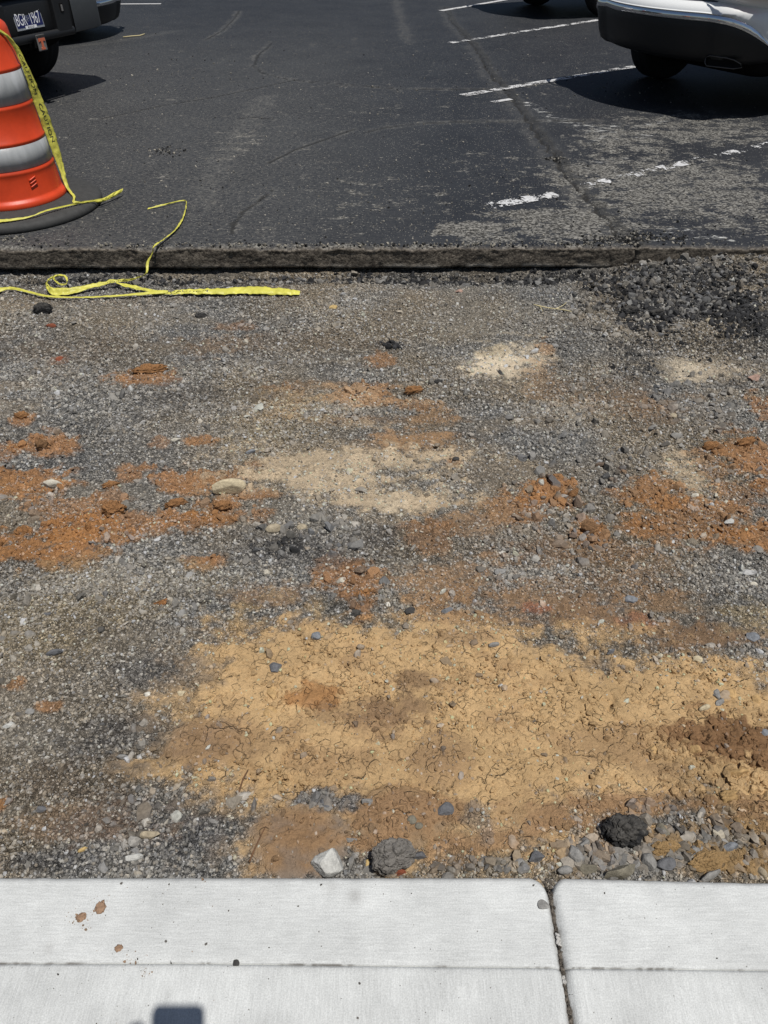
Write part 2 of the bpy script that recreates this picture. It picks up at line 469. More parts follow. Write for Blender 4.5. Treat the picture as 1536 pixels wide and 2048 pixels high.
def paint_mat():
    """white road paint flaking off: holes let the asphalt below show"""
    m = bpy.data.materials.new('worn white road paint'); m.use_nodes = True
    nt = m.node_tree; b = nt.nodes['Principled BSDF']; L = nt.links.new
    b.inputs['Roughness'].default_value = 0.75
    tc = N(nt, 'ShaderNodeTexCoord')
    n1 = N(nt, 'ShaderNodeTexNoise', i_Scale=9.0, i_Detail=6.0, i_Roughness=0.7); L(tc.outputs['Object'], n1.inputs['Vector'])
    n2 = N(nt, 'ShaderNodeTexNoise', i_Scale=70.0, i_Detail=3.0); L(tc.outputs['Object'], n2.inputs['Vector'])
    a = N(nt, 'ShaderNodeAttribute', attribute_name='wear')
    s = N(nt, 'ShaderNodeMath', operation='MULTIPLY_ADD'); L(n2.outputs['Fac'], s.inputs[0]); s.inputs[1].default_value = 0.45; L(n1.outputs['Fac'], s.inputs[2])
    g = N(nt, 'ShaderNodeMath', operation='GREATER_THAN'); L(s.outputs[0], g.inputs[0]); L(a.outputs['Fac'], g.inputs[1])
    L(g.outputs[0], b.inputs['Alpha'])
    mr = N(nt, 'ShaderNodeMapRange', i_From_Min=0.3, i_From_Max=0.7, i_To_Min=0.34, i_To_Max=0.62); L(n2.outputs['Fac'], mr.inputs['Value'])
    cc = N(nt, 'ShaderNodeCombineColor'); [L(mr.outputs[0], cc.inputs[k]) for k in range(3)]
    L(cc.outputs[0], b.inputs['Base Color'])
    return m
M['paint'] = paint_mat()
# ------------------------------------------------------------------ the dug-out bed: soils and heights
def gp(pts):
    return [tuple(at(a, b))[:2] for a, b in pts]

SAND = gp([(240, 1545), (300, 1490), (345, 1440), (395, 1400), (420, 1330), (440, 1290), (520, 1250), (620, 1235), (740, 1245),
           (860, 1235), (980, 1262), (1120, 1290), (1240, 1300), (1330, 1315), (1450, 1330), (1700, 1345), (1700, 1720), (1500, 1672),
           (1400, 1650), (1290, 1612), (1190, 1600), (1130, 1650), (1080, 1690), (960, 1700), (900, 1640), (820, 1690), (740, 1650), (640, 1660),
           (560, 1640), (530, 1720), (500, 1700), (520, 1630), (470, 1590), (390, 1592), (330, 1570)])
# cx, cy, rx, ry in photo pixels, kind, strength
PATCH = [
 # orange clay, left
 (290,757,62,17,'clay',.9),(480,655,40,9,'clay',.5),(30,965,105,30,'clay',1),(150,1020,110,28,'clay',.75),(55,1098,150,38,'clay',1.1),(150,1065,110,26,'clay',.9),
 (400,958,110,26,'clay',.95),(520,990,50,13,'clay',.9),(250,1045,120,26,'clay',.7),(380,1045,60,24,'clay',.8),(440,1020,45,24,'clay',.9),
 (530,1025,34,20,'clay',.7),(412,1122,38,20,'clay',1),(260,950,35,22,'clay',.8),(90,890,58,26,'clay',.9),(10,905,40,22,'clay',.7),(45,838,20,15,'clay',.9),
 (405,880,30,10,'clay',.9),(318,886,22,10,'clay',.6),(100,858,20,15,'clay',.5),(508,928,26,12,'clay',.7),(120,722,18,8,'red',.7),(20,1372,30,16,'clay',.8),
 (100,1415,26,13,'clay',.8),(2,1610,14,16,'clay',1),(230,990,45,22,'clay',.6),(235,600,160,12,'browng',.3),
 # centre bands
 (575,800,48,34,'clay',.8),(545,785,40,22,'clay',.5),(725,792,75,24,'clay',1),(830,812,40,12,'clay',.7),(805,885,110,30,'browno',1.0),(760,722,30,14,'clay',.7),
 (690,840,190,16,'browno',.6),(640,815,60,10,'pale',.5),(520,800,110,26,'olive',.7),(620,770,110,14,'browno',.6),(905,925,18,10,'clay',.9),(870,835,45,20,'browno',.7),
 (700,925,260,36,'tan',1.0),(560,850,120,40,'olive',.55),(640,800,190,34,'tan',.4),(660,965,200,36,'tan',1.0),(780,1000,180,36,'tan',1.05),(880,990,60,30,'tan',.8),(600,895,110,20,'tan',.45),(780,1008,30,26,'pale',.4),(720,850,90,10,'tan',.5),
 # right of centre
 (1010,725,85,46,'pale',1.05),(1060,700,50,25,'pale',.7),(1390,742,110,32,'pale',.9),(1480,790,80,20,'pale',.35),(1090,695,18,14,'clay',.6),(980,700,40,14,'olive',.5),(1085,760,50,40,'browno',.6),
 (1240,795,130,30,'brown',.75),(1300,830,60,40,'brown',.55),(1200,770,120,30,'browng',.6),(1480,760,90,40,'browng',.5),(1380,955,60,42,'tan',.95),(1490,915,62,55,'clay',.9),(1530,820,30,36,'clay',.8),
 (1420,835,60,60,'browng',.4),(1110,990,65,28,'clay',1),(1035,1022,50,36,'clay',.75),(940,1045,90,34,'browno',.8),(860,1078,50,34,'clay',.75),(1180,1062,32,28,'clay',1.0),(1300,982,70,34,'clay',.85),
 (1250,990,40,20,'clay',.6),(1390,1055,130,46,'clay',.75),(1500,1080,90,22,'clay',.9),(1290,1060,30,22,'clay',.8),(1480,980,70,30,'clay',.5),(1430,940,40,45,'clay',.5),
 (700,1160,60,55,'clay',.9),(722,1212,30,34,'clay',.8),(930,1160,150,50,'browno',.85),(1080,1190,190,48,'browno',.9),(1250,1170,200,50,'browng',.8),(1200,1130,240,40,'browno',.4),(1060,1240,200,26,'browno',.8),(1150,1100,140,30,'clay',.35),(1210,1225,140,40,'brown',1.0),(1390,1265,140,40,'brown',1.0),(1330,1215,120,30,'browno',.7),
 (1070,1216,28,15,'red',.9),(1270,1240,40,16,'red',.6),(1480,1230,70,36,'olive',.8),(540,1195,110,28,'browno',.75),(480,1235,60,30,'olive',.6),(640,1210,60,30,'olive',.4),(250,1175,260,60,'olive',.45),(120,1230,200,60,'olive',.5),
 (420,1300,100,50,'sand',.55),(360,1420,90,60,'sand',.7),(500,1250,110,40,'sand',.5),(310,1525,110,34,'sand',1.0),(400,1560,90,34,'sand',.9),(450,1620,80,24,'sand',.35),(1000,1265,300,26,'sand',.7),(1350,1345,260,30,'sand',.9),(1480,1620,120,60,'sand',.8),(1330,1575,160,40,'sand',.8),(470,1255,60,22,'sand',.4),(900,1235,110,20,'browno',.5),(820,1090,500,40,'browng',.35),
 # inside the tan crust
 (640,1395,52,32,'clay',.95),(770,1440,95,46,'brown',.9),(650,1440,60,30,'brown',.6),(830,1362,56,26,'brown',.8),(920,1275,60,18,'brown',.6),(425,1485,80,44,'brown',.45),(880,1470,40,22,'browno',.6),
 (880,1520,60,46,'brown',.45),(600,1680,105,58,'browno',1.1),(810,1640,100,58,'browno',1.15),(760,1690,60,36,'browno',.9),(1000,1685,150,26,'browno',.9),(1105,1650,60,36,'browno',.9),(1465,1490,110,58,'dkclay',1.1),(1530,1520,60,40,'dkclay',1),
 (1320,1622,230,26,'browno',1.0),(1480,1655,120,24,'browno',.9),(1200,1660,90,30,'browno',.8),(1400,1670,120,24,'golden',.9),(640,1605,80,22,'stone',1.0),(1330,1545,46,26,'brown',.5),(960,1655,30,34,'stone',.5),(1000,1440,50,24,'browno',.5),(1100,1400,200,80,'sand',.3),
 # foot of the kerb on the right
 (1330,1690,90,40,'golden',.8),(1450,1730,150,40,'golden',1.0),(1395,1715,80,30,'golden',.9),(1180,1700,60,40,'browno',.6),(1240,1680,60,34,'golden',.3),(900,1720,60,30,'browno',.6),(1060,1725,50,25,'golden',.4),
 # dark and grey
 (1400,600,190,60,'dark',.8),(1250,610,70,36,'dark',.7),(1520,640,60,60,'dark',.8),(1380,690,150,30,'dark',.5),(785,692,26,10,'dark',.8),(560,1092,70,20,'dark',.7),(1290,735,60,28,'dark',.5),(1000,555,400,16,'dark',.5),(300,560,400,14,'dark',.6),  # last two strips put the shade at the foot of the cut into colour
 (250,1480,160,60,'slate',.7),(340,1660,170,60,'slate',.9),(120,1720,160,26,'slate',.8),(380,800,150,36,'slate',.6),(330,1340,110,40,'slate',.6),(640,1090,170,40,'slate',.5),
 (160,1650,170,42,'brown',.55),(100,1560,110,40,'browng',.8),(230,1560,60,26,'browng',.5),(60,1300,120,40,'olive',.35),(150,700,200,40,'browng',.6),(560,690,200,30,'browng',.6),(430,690,80,24,'browno',.35),
]
SOILC = {'clay': (0.32, 0.156, 0.06), 'dkclay': (0.2, 0.115, 0.058), 'red': (0.27, 0.122, 0.075), 'browno': (0.265, 0.165, 0.09), 'brown': (0.205, 0.132, 0.078),
         'browng': (0.165, 0.133, 0.1), 'tan': (0.42, 0.335, 0.23), 'pale': (0.5, 0.425, 0.315), 'olive': (0.275, 0.222, 0.138), 'sand': (0.455, 0.308, 0.158),
         'golden': (0.31, 0.205, 0.1), 'dark': (0.035, 0.034, 0.033), 'slate': (0.095, 0.094, 0.096), 'stone': (0.17, 0.165, 0.16)}
BASEC = np.array((0.21, 0.193, 0.165))
# how much a kind hides the gravel (0 = stones stay on top)
HIDE = {'clay': .84, 'dkclay': .92, 'red': .8, 'browno': .8, 'brown': .74, 'browng': .15, 'tan': .82, 'pale': .82, 'olive': .25, 'sand': .95, 'golden': .75, 'dark': 0., 'slate': 0., 'stone': 0.}
DOME = [(at(600, 1678), 98, 58, 'browno', .013), (at(812, 1638), 98, 62, 'browno', .018), (at(425, 1486), 84, 50, 'browno', .013), (at(880, 1530), 66, 56, 'browno', .010), (at(735, 1440), 70, 44, 'browno', .008)]
DOME = [(c.x, c.y, rx * px_m(768, 1600), ry * px_m(768, 1600) * 1.15, k, h) for c, rx, ry, k, h in DOME]
_PG = []
for cx_, cy_, rx_, ry_, k_, s_ in PATCH:
    c_ = at(cx_, cy_)
    ya, yb = at(cx_, cy_ - ry_).y, at(cx_, min(cy_ + ry_, 2000)).y
    _PG.append((c_.x, (ya + yb) / 2, rx_ * px_m(cx_, cy_), max((ya - yb) / 2, .01), k_, s_))

EDGE_Y = 3.665
def edge_y(x):
    return EDGE_Y + 0.004 * x + 0.010 * perlin(x * 1.3, x * 0 + .5, 51) + 0.007 * perlin(x * 7, x * 0 + .5, 52) + .004 * perlin(x * 25, x * 0 + .5, 53)

def ground(x, y, full=True):
    """height, colour, cover (0 gravel .. 1 bare soil), dust colour, dark"""
    x = np.asarray(x, float); y = np.asarray(y, float)
    w1 = fbm(x * 5, y * 5, 3, 4); w2 = fbm(x * 24, y * 24, 5, 4, .6); w3 = fbm(x * 2.2, y * 2.2, 9, 3)
    wp = fbm(x * 3.4 + 2 + y * .8, y * 11, 13, 4, .6)
    rag = 0.24 * w1 + 0.50 * wp + 0.42 * w2
    base = BASEC * (1 + 0.22 * w3 + 0.12 * w1)[..., None] * np.array((1.0, 1.0, 1.0))
    # broad drift of the road bed's tone: greyer or browner
    warm = sstep(-.5, .6, fbm(x * 1.5 + 4, y * 1.5, 21, 3))[..., None]
    col = base * (1 - warm) * np.array((.86, .92, 1.03)) + base * warm * np.array((1.1, 1.0, .86))
    cover = np.zeros(x.shape); dark = np.zeros(x.shape); slate = np.zeros(x.shape)
    sd = poly_sd(x, y, SAND)
    ms = sstep(-.075, .075, sd + 0.05 * w1 + 0.06 * w2 + .03 * w3 + .012)
    sc = np.array(SOILC['sand']) * (1 + 0.10 * w3 + 0.07 * w1)[..., None]
    wash = (sstep(.15, .9, fbm(x * 4 + 7, y * 5, 23, 4, .6)) * .5)[..., None]      # browner soil worked into the tan
    sc = sc * (1 - wash) + np.array((0.25, 0.155, 0.085)) * wash
    col = col * (1 - ms[..., None]) + sc * ms[..., None]
    cover = np.maximum(cover, ms * .96)
    clay = np.zeros(x.shape)
    # fine dust swept over and packed between the stones
    dsw = sstep(-.05, .75, fbm(x * 1.4 + 11, y * 3.6, 27, 4, .6)) * (1 - ms)
    dtone = sstep(-.4, .4, fbm(x * 1.1, y * 1.7 + 5, 29, 2))[..., None]
    dc = np.array((.215, .195, .162)) * (1 - dtone) + np.array((.235, .19, .135)) * dtone
    col = col * (1 - .7 * dsw[..., None]) + dc * .7 * dsw[..., None]
    cover = np.maximum(cover, .36 * dsw)
    for cx, cy, a, b, k, s in _PG:
        sel = (np.abs(x - cx) < 1.7 * a + .02) & (np.abs(y - cy) < 1.7 * b + .02)
        if not sel.any():
            continue
        q = np.hypot((x[sel] - cx) / a, (y[sel] - cy) / b)
        soft = 0.42 if k in ('clay', 'dkclay', 'red') else 0.75
        m = sstep(-0.12, soft, (1 - q) + rag[sel] * (1.0 if b > .02 else .6) + .14) * min(1, s * (.82 if k in ('clay', 'red') else .95)) * sstep(1.7, 1.25, q)
        c = np.array(SOILC[k]) * (1 + .16 * w1[sel] + .1 * w2[sel])[..., None]
        cc = col[sel]; col[sel] = cc * (1 - m[..., None]) + c * m[..., None]
        if HIDE[k] > 0:
            cover[sel] = np.maximum(cover[sel] * (1 - m * (1 - HIDE[k]) * .3), m * HIDE[k])
        if k == 'dark': dark[sel] = np.maximum(dark[sel], m)
        if k == 'slate': slate[sel] = np.maximum(slate[sel], m)
        if k == 'stone': cover[sel] *= 1 - m * .9
        if k in ('clay', 'dkclay'): clay[sel] = np.maximum(clay[sel], m)
    cover = cover * (1 - dark * .8)
    dome = np.zeros(x.shape); rim = np.zeros(x.shape); domez = np.zeros(x.shape)
    for cx, cy, a, b, k, h in DOME:
        sel = (np.abs(x - cx) < 1.4 * a) & (np.abs(y - cy) < 1.4 * b)
        if not sel.any(): continue
        q = np.hypot((x[sel] - cx) / a, (y[sel] - cy) / b) + .26 * w1[sel] + .14 * w2[sel] + .10 * fbm(x[sel] * 12, y[sel] * 12, 35, 2)
        m = sstep(1.06, .86, q)
        str_ = min(1.0, h / .02) * (.55 + .45 * sstep(1.0, .3, q + .5 * w1[sel]))
        mm = (m * str_)[..., None]
        col[sel] = col[sel] * (1 - mm) + np.array(SOILC[k]) * (1 + .1 * w1[sel] + .07 * w2[sel])[..., None] * mm
        cover[sel] = np.maximum(cover[sel], m * .90); dome[sel] = np.maximum(dome[sel], m)
        domez[sel] = np.maximum(domez[sel], h * np.sqrt(np.clip(1 - q * q, 0, 1)))
        rim[sel] = np.maximum(rim[sel], np.exp(-((q - 1.0) / .025) ** 2) * sstep(-.3, .2, w1[sel]))
    clay = clay * (1 - dome)
    # heights
    z = 0.007 * perlin(x * 1.3, y * 1.3, 31) + 0.006 * w1 * .5
    z += 0.004 * w2 * (.35 + .65 * (1 - ms))
    z += clay * (0.003 + 0.006 * w2 + 0.010 * np.maximum(0, fbm(x * 15, y * 15, 77, 3)) * (1 - ms))
    z += ms * 0.006 + domez - .006 * rim * (y > .5)
    ms_f = ms * (1 - .75 * dome)
    z += .005 * fbm(x * 34, y * 34, 33, 3) * (1 - cover)
    # loose asphalt and stone heaped against the cut, right
    z += 0.10 * np.exp(-((x - 2.05) / .62) ** 2 - ((y - 3.72) / .26) ** 2)
    z += 0.03 * np.exp(-((x - 1.35) / .3) ** 2 - ((y - 3.6) / .16) ** 2)
    # undercut trench at the foot of the cut
    tr = np.exp(-((y - 3.60) / .06) ** 2) * (0.65 + .5 * perlin(x * 2.5, y * 2.5, 41)) * sstep(1.6, 1.1, x)
    z -= 0.050 * tr
    z += tr * .034 * fbm(x * 15, y * 15, 43, 3)
    # low bank of stones at the kerb, right
    z += 0.035 * sstep(.0, .5, x) * sstep(.95, .62, y)
    if full:
        # dried crust: cracks between plates, small raised flakes
        wx = x + .018 * w2; wy = y + .018 * fbm(x * 24 + 9, y * 24, 6, 3, .6)
        f1, f2, rid, ox, oy = voro(wx * 8.5, wy * 8.5, 61)
        on = sstep(.1, .5, fbm(x * 3.1, y * 3.1, 63, 3)) * sstep(.45, .9, ms_f)
        crack = sstep(.055, .0, f2 - f1) * on
        z -= 0.011 * crack
        z += ms * on * ((rid - .5) * .007)
        g1, g2, rid2, ox2, oy2 = voro(wx * 38, wy * 38, 65)
        flk = sstep(-.25, .35, fbm(x * 4.3 + 3, y * 4.3, 67, 3)) * ms_f
        z += flk * ((rid2 - .35) * .0075 + (ox2 * (rid2 - .5) + oy2 * (.5 - rid2)) * .008) * sstep(.0, .1, g2 - g1)
        h1, h2, rid3, _, _ = voro(wx * 85, wy * 85, 69)
        z += (ms_f * .8 + clay * .6) * (rid3 - .4) * .0034 * sstep(.0, .16, h2 - h1)
        # crumbly surface on the clay
        z += clay * .003 * np.abs(fbm(x * 60, y * 60, 71, 3)) * (1 - ms * .6)
    return z, col, np.clip(cover, 0, 1), dark, slate, ms, clay

def graded(a, b, f):
    out = [a]
    while out[-1] < b:
        out.append(out[-1] + f(out[-1]))
    return np.array(out)

def build_bed():
    xs = np.arange(-2.25, 2.2501, 0.0042)
    far = 2.25 + np.cumsum(0.0042 * 1.13 ** np.arange(1, 46)); far = far[far < 9]
    xs = np.concatenate([-far[::-1], xs, far])
    ys = graded(0.3, 3.85, lambda y: 0.0026 + 0.0062 * max(0, (y - .5) / 3.3))
    X, Y = np.meshgrid(xs, ys)
    z, col, cover, dark, slate, ms, clay = ground(X, Y)
    z = np.where(Y < .5, np.minimum(z, 0.06), z)
    P = np.stack([X, Y, z], -1)
    me = mesh_grid('road_bed', P, cols=col.reshape(-1, 3), attrs=dict(grav=np.clip(1 - cover * 1.05, 0, 1), crust=np.clip(ms + .5 * clay, 0, 1)))
    o = new_obj('ground', me, M['bed'])
    o['kind'] = 'structure'
    return o
build_bed()

# ------------------------------------------------------------------ crushed stone
_T = (1 + 5 ** .5) / 2
ICO_V = np.array([(-1, _T, 0), (1, _T, 0), (-1, -_T, 0), (1, -_T, 0), (0, -1, _T), (0, 1, _T), (0, -1, -_T), (0, 1, -_T), (_T, 0, -1), (_T, 0, 1), (-_T, 0, -1), (-_T, 0, 1)], float)
ICO_V /= np.linalg.norm(ICO_V[0])
ICO_F = np.array([(0, 11, 5), (0, 5, 1), (0, 1, 7), (0, 7, 10), (0, 10, 11), (1, 5, 9), (5, 11, 4), (11, 10, 2), (10, 7, 6), (7, 1, 8),
                  (3, 9, 4), (3, 4, 2), (3, 2, 6), (3, 6, 8), (3, 8, 9), (4, 9, 5), (2, 4, 11), (6, 2, 10), (8, 6, 7), (9, 8, 1)])

def _ico2():
    bm = bmesh.new(); bmesh.ops.create_icosphere(bm, subdivisions=2, radius=1.0)
    v = np.array([p.co[:] for p in bm.verts]); f = np.array([[q.index for q in t.verts] for t in bm.faces]); bm.free()
    return v, f
ICO2_V, ICO2_F = _ico2()

def scatter(name, x, y, z, size, col, seed, flat=.62, mat_=None, sink=.3, jag=.34, fine=False, soil=None):
    """angular stones as one mesh: position, size (radius), colour per stone"""
    rng = np.random.default_rng(seed)
    n = len(x)
    if fine:
        TV, TF = ICO2_V, ICO2_F
        tpl = []
        for k in range(48):      # a ball cut by a dozen random planes: broken faces and sharp arrises
            nn = rng.normal(size=(9, 3)); nn /= np.linalg.norm(nn, axis=1)[:, None]
            dd = rng.uniform(.34, .86, 9); q = TV @ nn.T
            rad = np.minimum(np.where(q > .05, dd[None] / np.maximum(q, .05), 9.).min(1), 1.25) * 1.25
            tpl.append(TV * rad[:, None] * (1 + .03 * rng.normal(size=(len(TV), 1))))
        tpl = np.array(tpl)
    else:
        TV, TF = ICO_V, ICO_F
        tpl = ICO_V[None] * (1 + jag * (rng.random((48, 12, 1)) - .5) * 2) + .12 * rng.normal(size=(48, 12, 3))
    nv = len(TV)
    t = tpl[rng.integers(0, 48, n)]
    sc = np.stack([rng.uniform(.72, 1.35, n), rng.uniform(.65, 1.0, n), rng.uniform(.5, 1.0, n) * flat / .62], -1)
    t = t * sc[:, None, :]
    # random tilt then random heading
    a = rng.normal(size=n) * .75; b = rng.uniform(0, 2 * np.pi, n)
    ca, sa, cb, sb = np.cos(a)[:, None], np.sin(a)[:, None], np.cos(b)[:, None], np.sin(b)[:, None]
    vx, vy, vz = t[..., 0], t[..., 1], t[..., 2]
    vx, vz = vx * ca - vz * sa, vx * sa + vz * ca
    vx, vy = vx * cb - vy * sb, vx * sb + vy * cb
    s = size[:, None]
    co = np.stack([x[:, None] + vx * s, y[:, None] + vy * s, z[:, None] + vz * s + (s * .55 - s * sink * 1.5)], -1)
    faces = TF[None] + (np.arange(n) * nv)[:, None, None]
    cols = np.repeat(col, nv, axis=0)
    if soil is not None:
        k = (sstep(.45, -.45, vz + .25 * rng.normal(size=(n, 1))) * .85).reshape(-1, 1)
        cols = cols * (1 - k) + np.repeat(soil, nv, axis=0) * k
    me = mesh_np(name, co.reshape(-1, 3), faces.reshape(-1, 3), cols=cols, smooth=False)
    return new_obj(name, me, mat_ or M['gravel'])

def build_gravel():
    rng = np.random.default_rng(11)
    # density falls with distance, where stones are smaller than the eye can part
    def area_pts(n, y0, y1, hw):
        y = rng.uniform(y0, y1, n); x = rng.uniform(-1, 1, n) * hw(y); return x, y
    hw = lambda y: .62 * (y * .76 + 1.0) + .25
    layers = [
        # count, ymin, ymax, size lo, hi, power
        (125000, .50, 1.5, .0018, .0054, 2.4), (115000, 1.4, 2.4, .0024, .0064, 2.4), (115000, 2.3, 3.66, .0030, .0072, 2.2),
        (10000, .50, 3.66, .0060, .0130, 2.6), (1100, .50, 3.66, .0110, .0190, 2.4)]
    ch = [(.235, .232, .222), (.155, .155, .155), (.32, .312, .295), (.09, .09, .09), (.21, .195, .17), (.205, .211, .22), (.40, .38, .34), (.18, .155, .125)]
    pr = np.array([.24, .2, .14, .1, .12, .14, .025, .035]); pr /= pr.sum()
    ch = np.array(ch)
    for li, (n, y0, y1, s0, s1, pw) in enumerate(layers):
        x, y = area_pts(n, y0, y1, hw)
        z, col, cover, dark, slate, ms, clay = ground(x, y, full=False)
        # clusters: more coarse stone in drifts
        clus = sstep(-.25, .55, fbm(x * 3.3, y * 3.3, 91, 4))
        keep = rng.random(n) < (1 - cover * (.97 if li < 3 else .9)) * (.45 + .55 * clus if li < 3 else (.12 + .88 * clus))
        x, y, z, col, cover, dark, slate, ms, clay = [v[keep] for v in (x, y, z, col, cover, dark, slate, ms, clay)]
        m = len(x)
        size = s0 + (s1 - s0) * rng.random(m) ** pw
        c = ch[rng.choice(len(ch), m, p=pr)] * rng.uniform(.78, 1.2, (m, 1))
        dust = np.clip(rng.uniform(.08, .6, m) + .25 * cover, 0, .92)[:, None]
        if li >= 3: dust *= .62
        c = c * (1 - dust) + (col * 1.1) * dust
        c = c * np.array((1.1, 1.07, 1.02)) * np.exp(rng.normal(size=(m, 1)) * .30 - .03)
        dk = (rng.random(m) < dark * .8)[:, None]
        c = np.where(dk, np.array((.028, .028, .029)) * rng.uniform(.6, 1.7, (m, 1)), c)
        c = np.where((rng.random(m) < slate * .5)[:, None], c * .68, c)
        wh = (rng.random(m) < .005)[:, None]
        c = np.where(wh, np.array((.5, .44, .34)) * rng.uniform(.8, 1.15, (m, 1)), c)
        o = scatter('gravel', x, y, z, size, np.clip(c, .008, .40), 100 + li, sink=.27 if li < 3 else .3, fine=li >= 3, soil=col if li >= 3 else None)
        o['kind'] = 'stuff'
        o['label'] = ['fine grey crushed stone nearest the kerb', 'fine crushed stone across the middle of the road bed', 'fine crushed stone below the cut asphalt edge',
                      'coarser grey crushed stone strewn over the road bed', 'largest loose pieces of crushed stone on the road bed'][li]
        o['category'] = 'gravel'
    # crumbs of the soil itself on the crust and clay
    n = 80000
    x, y = area_pts(n, .52, 3.3, hw)
    z, col, cover, dark, slate, ms, clay = ground(x, y, full=False)
    crumb = sstep(-.2, .5, fbm(x * 4.3 + 3, y * 4.3, 67, 3))
    keep = rng.random(n) < np.maximum(ms * (.16 + .8 * crumb), clay * .9)
    x, y, z, col = x[keep], y[keep], z[keep], col[keep]
    m = len(x)
    size = .0018 + .0085 * rng.random(m) ** 4.2 + .0006 * y
    o = scatter('soil_crumbs', x, y, z, size, col * rng.uniform(.85, 1.18, (m, 1)), 131, flat=.5, mat_=M['soil'], sink=.34, jag=.25)
    tag(o, 'small dry crumbs of soil on the tan crust and orange clay', 'soil', kind='stuff')
    # cluster of lumpy tan crumbs, lower right of the crust, and grey stones at the kerb foot
    def cluster(spots, n, s0, s1, pw, kind, seed, name, label):
        r = np.random.default_rng(seed)
        xs, ys = [], []
        for (px_, py_, rx_, ry_, k) in spots:
            mm = int(n * k)
            ang = r.uniform(0, 2 * np.pi, mm); rad = np.sqrt(r.random(mm))
            qx = px_ + rx_ * rad * np.cos(ang); qy = py_ + ry_ * rad * np.sin(ang)
            for a_, b_ in zip(qx, qy):
                p = at(a_, b_); xs.append(p.x); ys.append(p.y)
        xs, ys = np.array(xs), np.array(ys)
        z, col, cover, *_ = ground(xs, ys, full=False)
        m = len(xs); size = s0 + (s1 - s0) * r.random(m) ** pw
        if kind == 'soil':
            c = col * r.uniform(.9, 1.2, (m, 1)); mt = M['soil']
        elif kind == 'tar':
            c = np.array((.022, .022, .023)) * r.uniform(.5, 1.8, (m, 1)); mt = M['gravel']
        else:
            c = ch[r.choice(len(ch), m, p=pr)] * r.uniform(.8, 1.2, (m, 1)); d = r.uniform(.05, .75, (m, 1)); c = c * .72 * (1 - d) + col * d; mt = M['gravel']
        o = scatter(name, xs, ys, z, size, np.clip(c, .005, .7), seed, mat_=mt, sink=.34, jag=.3, fine=True, soil=col if kind == 'stone' else None)
        tag(o, label, 'soil' if kind == 'soil' else 'gravel', kind='stuff')
    cluster([(1420, 1560, 110, 60, .4), (1480, 1590, 70, 50, .25), (1370, 1500, 60, 30, .2), (1300, 1480, 40, 40, .1), (555, 1400, 26, 40, .05), (1326, 1702, 40, 26, .25), (1418, 1728, 54, 32, .4), (1500, 1735, 50, 28, .2)], 700, .0035, .0135, 2.6, 'soil', 141, 'soil_crumbs', 'lumpy tan soil crumbs at the lower right of the tan crust')
    cluster([(230, 1015, 60, 34, .12), (100, 1050, 110, 40, .14), (420, 1020, 90, 34, .12), (90, 895, 50, 22, .05), (1180, 1062, 40, 28, .08), (1480, 920, 60, 44, .12), (1300, 990, 70, 30, .1), (1110, 985, 55, 26, .08), (1420, 1055, 110, 34, .08), (720, 790, 70, 22, .06), (700, 1165, 50, 44, .06)], 520, .004, .019, 3.0, 'soil', 151, 'soil_crumbs', 'broken orange crumbs lying on the clay patches')
    cluster([(1290, 1632, 70, 20, .07), (1150, 1720, 50, 30, .14), (1260, 1730, 100, 24, .25), (1380, 1690, 100, 26, .16), (1480, 1700, 50, 40, .08), (960, 1735, 110, 14, .1), (1420, 1740, 90, 14, .08), (640, 1600, 60, 16, .04), (690, 1735, 50, 14, .03)],
            700, .0035, .0145, 2.4, 'stone', 143, 'gravel', 'coarse grey stones heaped along the back of the kerb')
    cluster([(1390, 590, 150, 50, .30), (1230, 570, 70, 24, .15), (1480, 640, 60, 40, .12), (1290, 640, 60, 26, .12), (960, 560, 180, 10, .1), (785, 692, 18, 7, .02), (250, 558, 260, 12, .16), (750, 556, 260, 12, .16), (1080, 556, 120, 14, .1)], 2800, .004, .017, 2.4, 'tar', 145, 'asphalt_crumbs', 'black asphalt crumbs heaped below the cut edge, partly standing in for its shade')  # real heap at right; long thin strips blacken the foot of the cut as shade
    cluster([(1330, 560, 200, 40, .3), (1250, 620, 130, 60, .3), (1380, 820, 100, 70, .15), (1180, 900, 140, 90, .1), (600, 1080, 120, 50, .08), (1130, 1050, 120, 60, .07), (400, 560, 420, 12, .2), (960, 560, 200, 14, .12), (1400, 575, 160, 50, .6)], 1100, .005, .021, 2.6, 'stone', 147, 'gravel', 'pale and grey stones mixed into the black crumbs')
build_gravel()

# ------------------------------------------------------------------ parking lot
def lp(pts):
    return [tuple(at(a, b, LOT))[:2] for a, b in pts]
CR_MAIN = lp([(888, 14), (897, 30), (903, 46), (918, 60), (938, 82), (962, 112), (972, 135), (985, 155), (1008, 175), (1022, 195), (1046, 228), (1062, 252), (1085, 285), (1108, 312), (1128, 345), (1152, 375), (1180, 405), (1210, 440), (1240, 470), (1272, 494)])
CR_FINE = [lp(p) for p in ([(545, 83), (535, 95), (515, 112), (508, 132), (525, 146), (560, 155), (610, 163), (700, 170), (790, 177), (920, 178), (1005, 178)],
    [(590, 160), (520, 175), (430, 194), (330, 210), (200, 238)], [(1195, 241), (1080, 242), (960, 243), (850, 246), (770, 255), (720, 268)],
    [(478, 22), (470, 36), (445, 62), (412, 80)], [(545, 380), (520, 400), (490, 420), (468, 445), (455, 485)], [(460, 240), (500, 234), (545, 238)],
    [(705, 260), (640, 283), (590, 300), (540, 325)])]
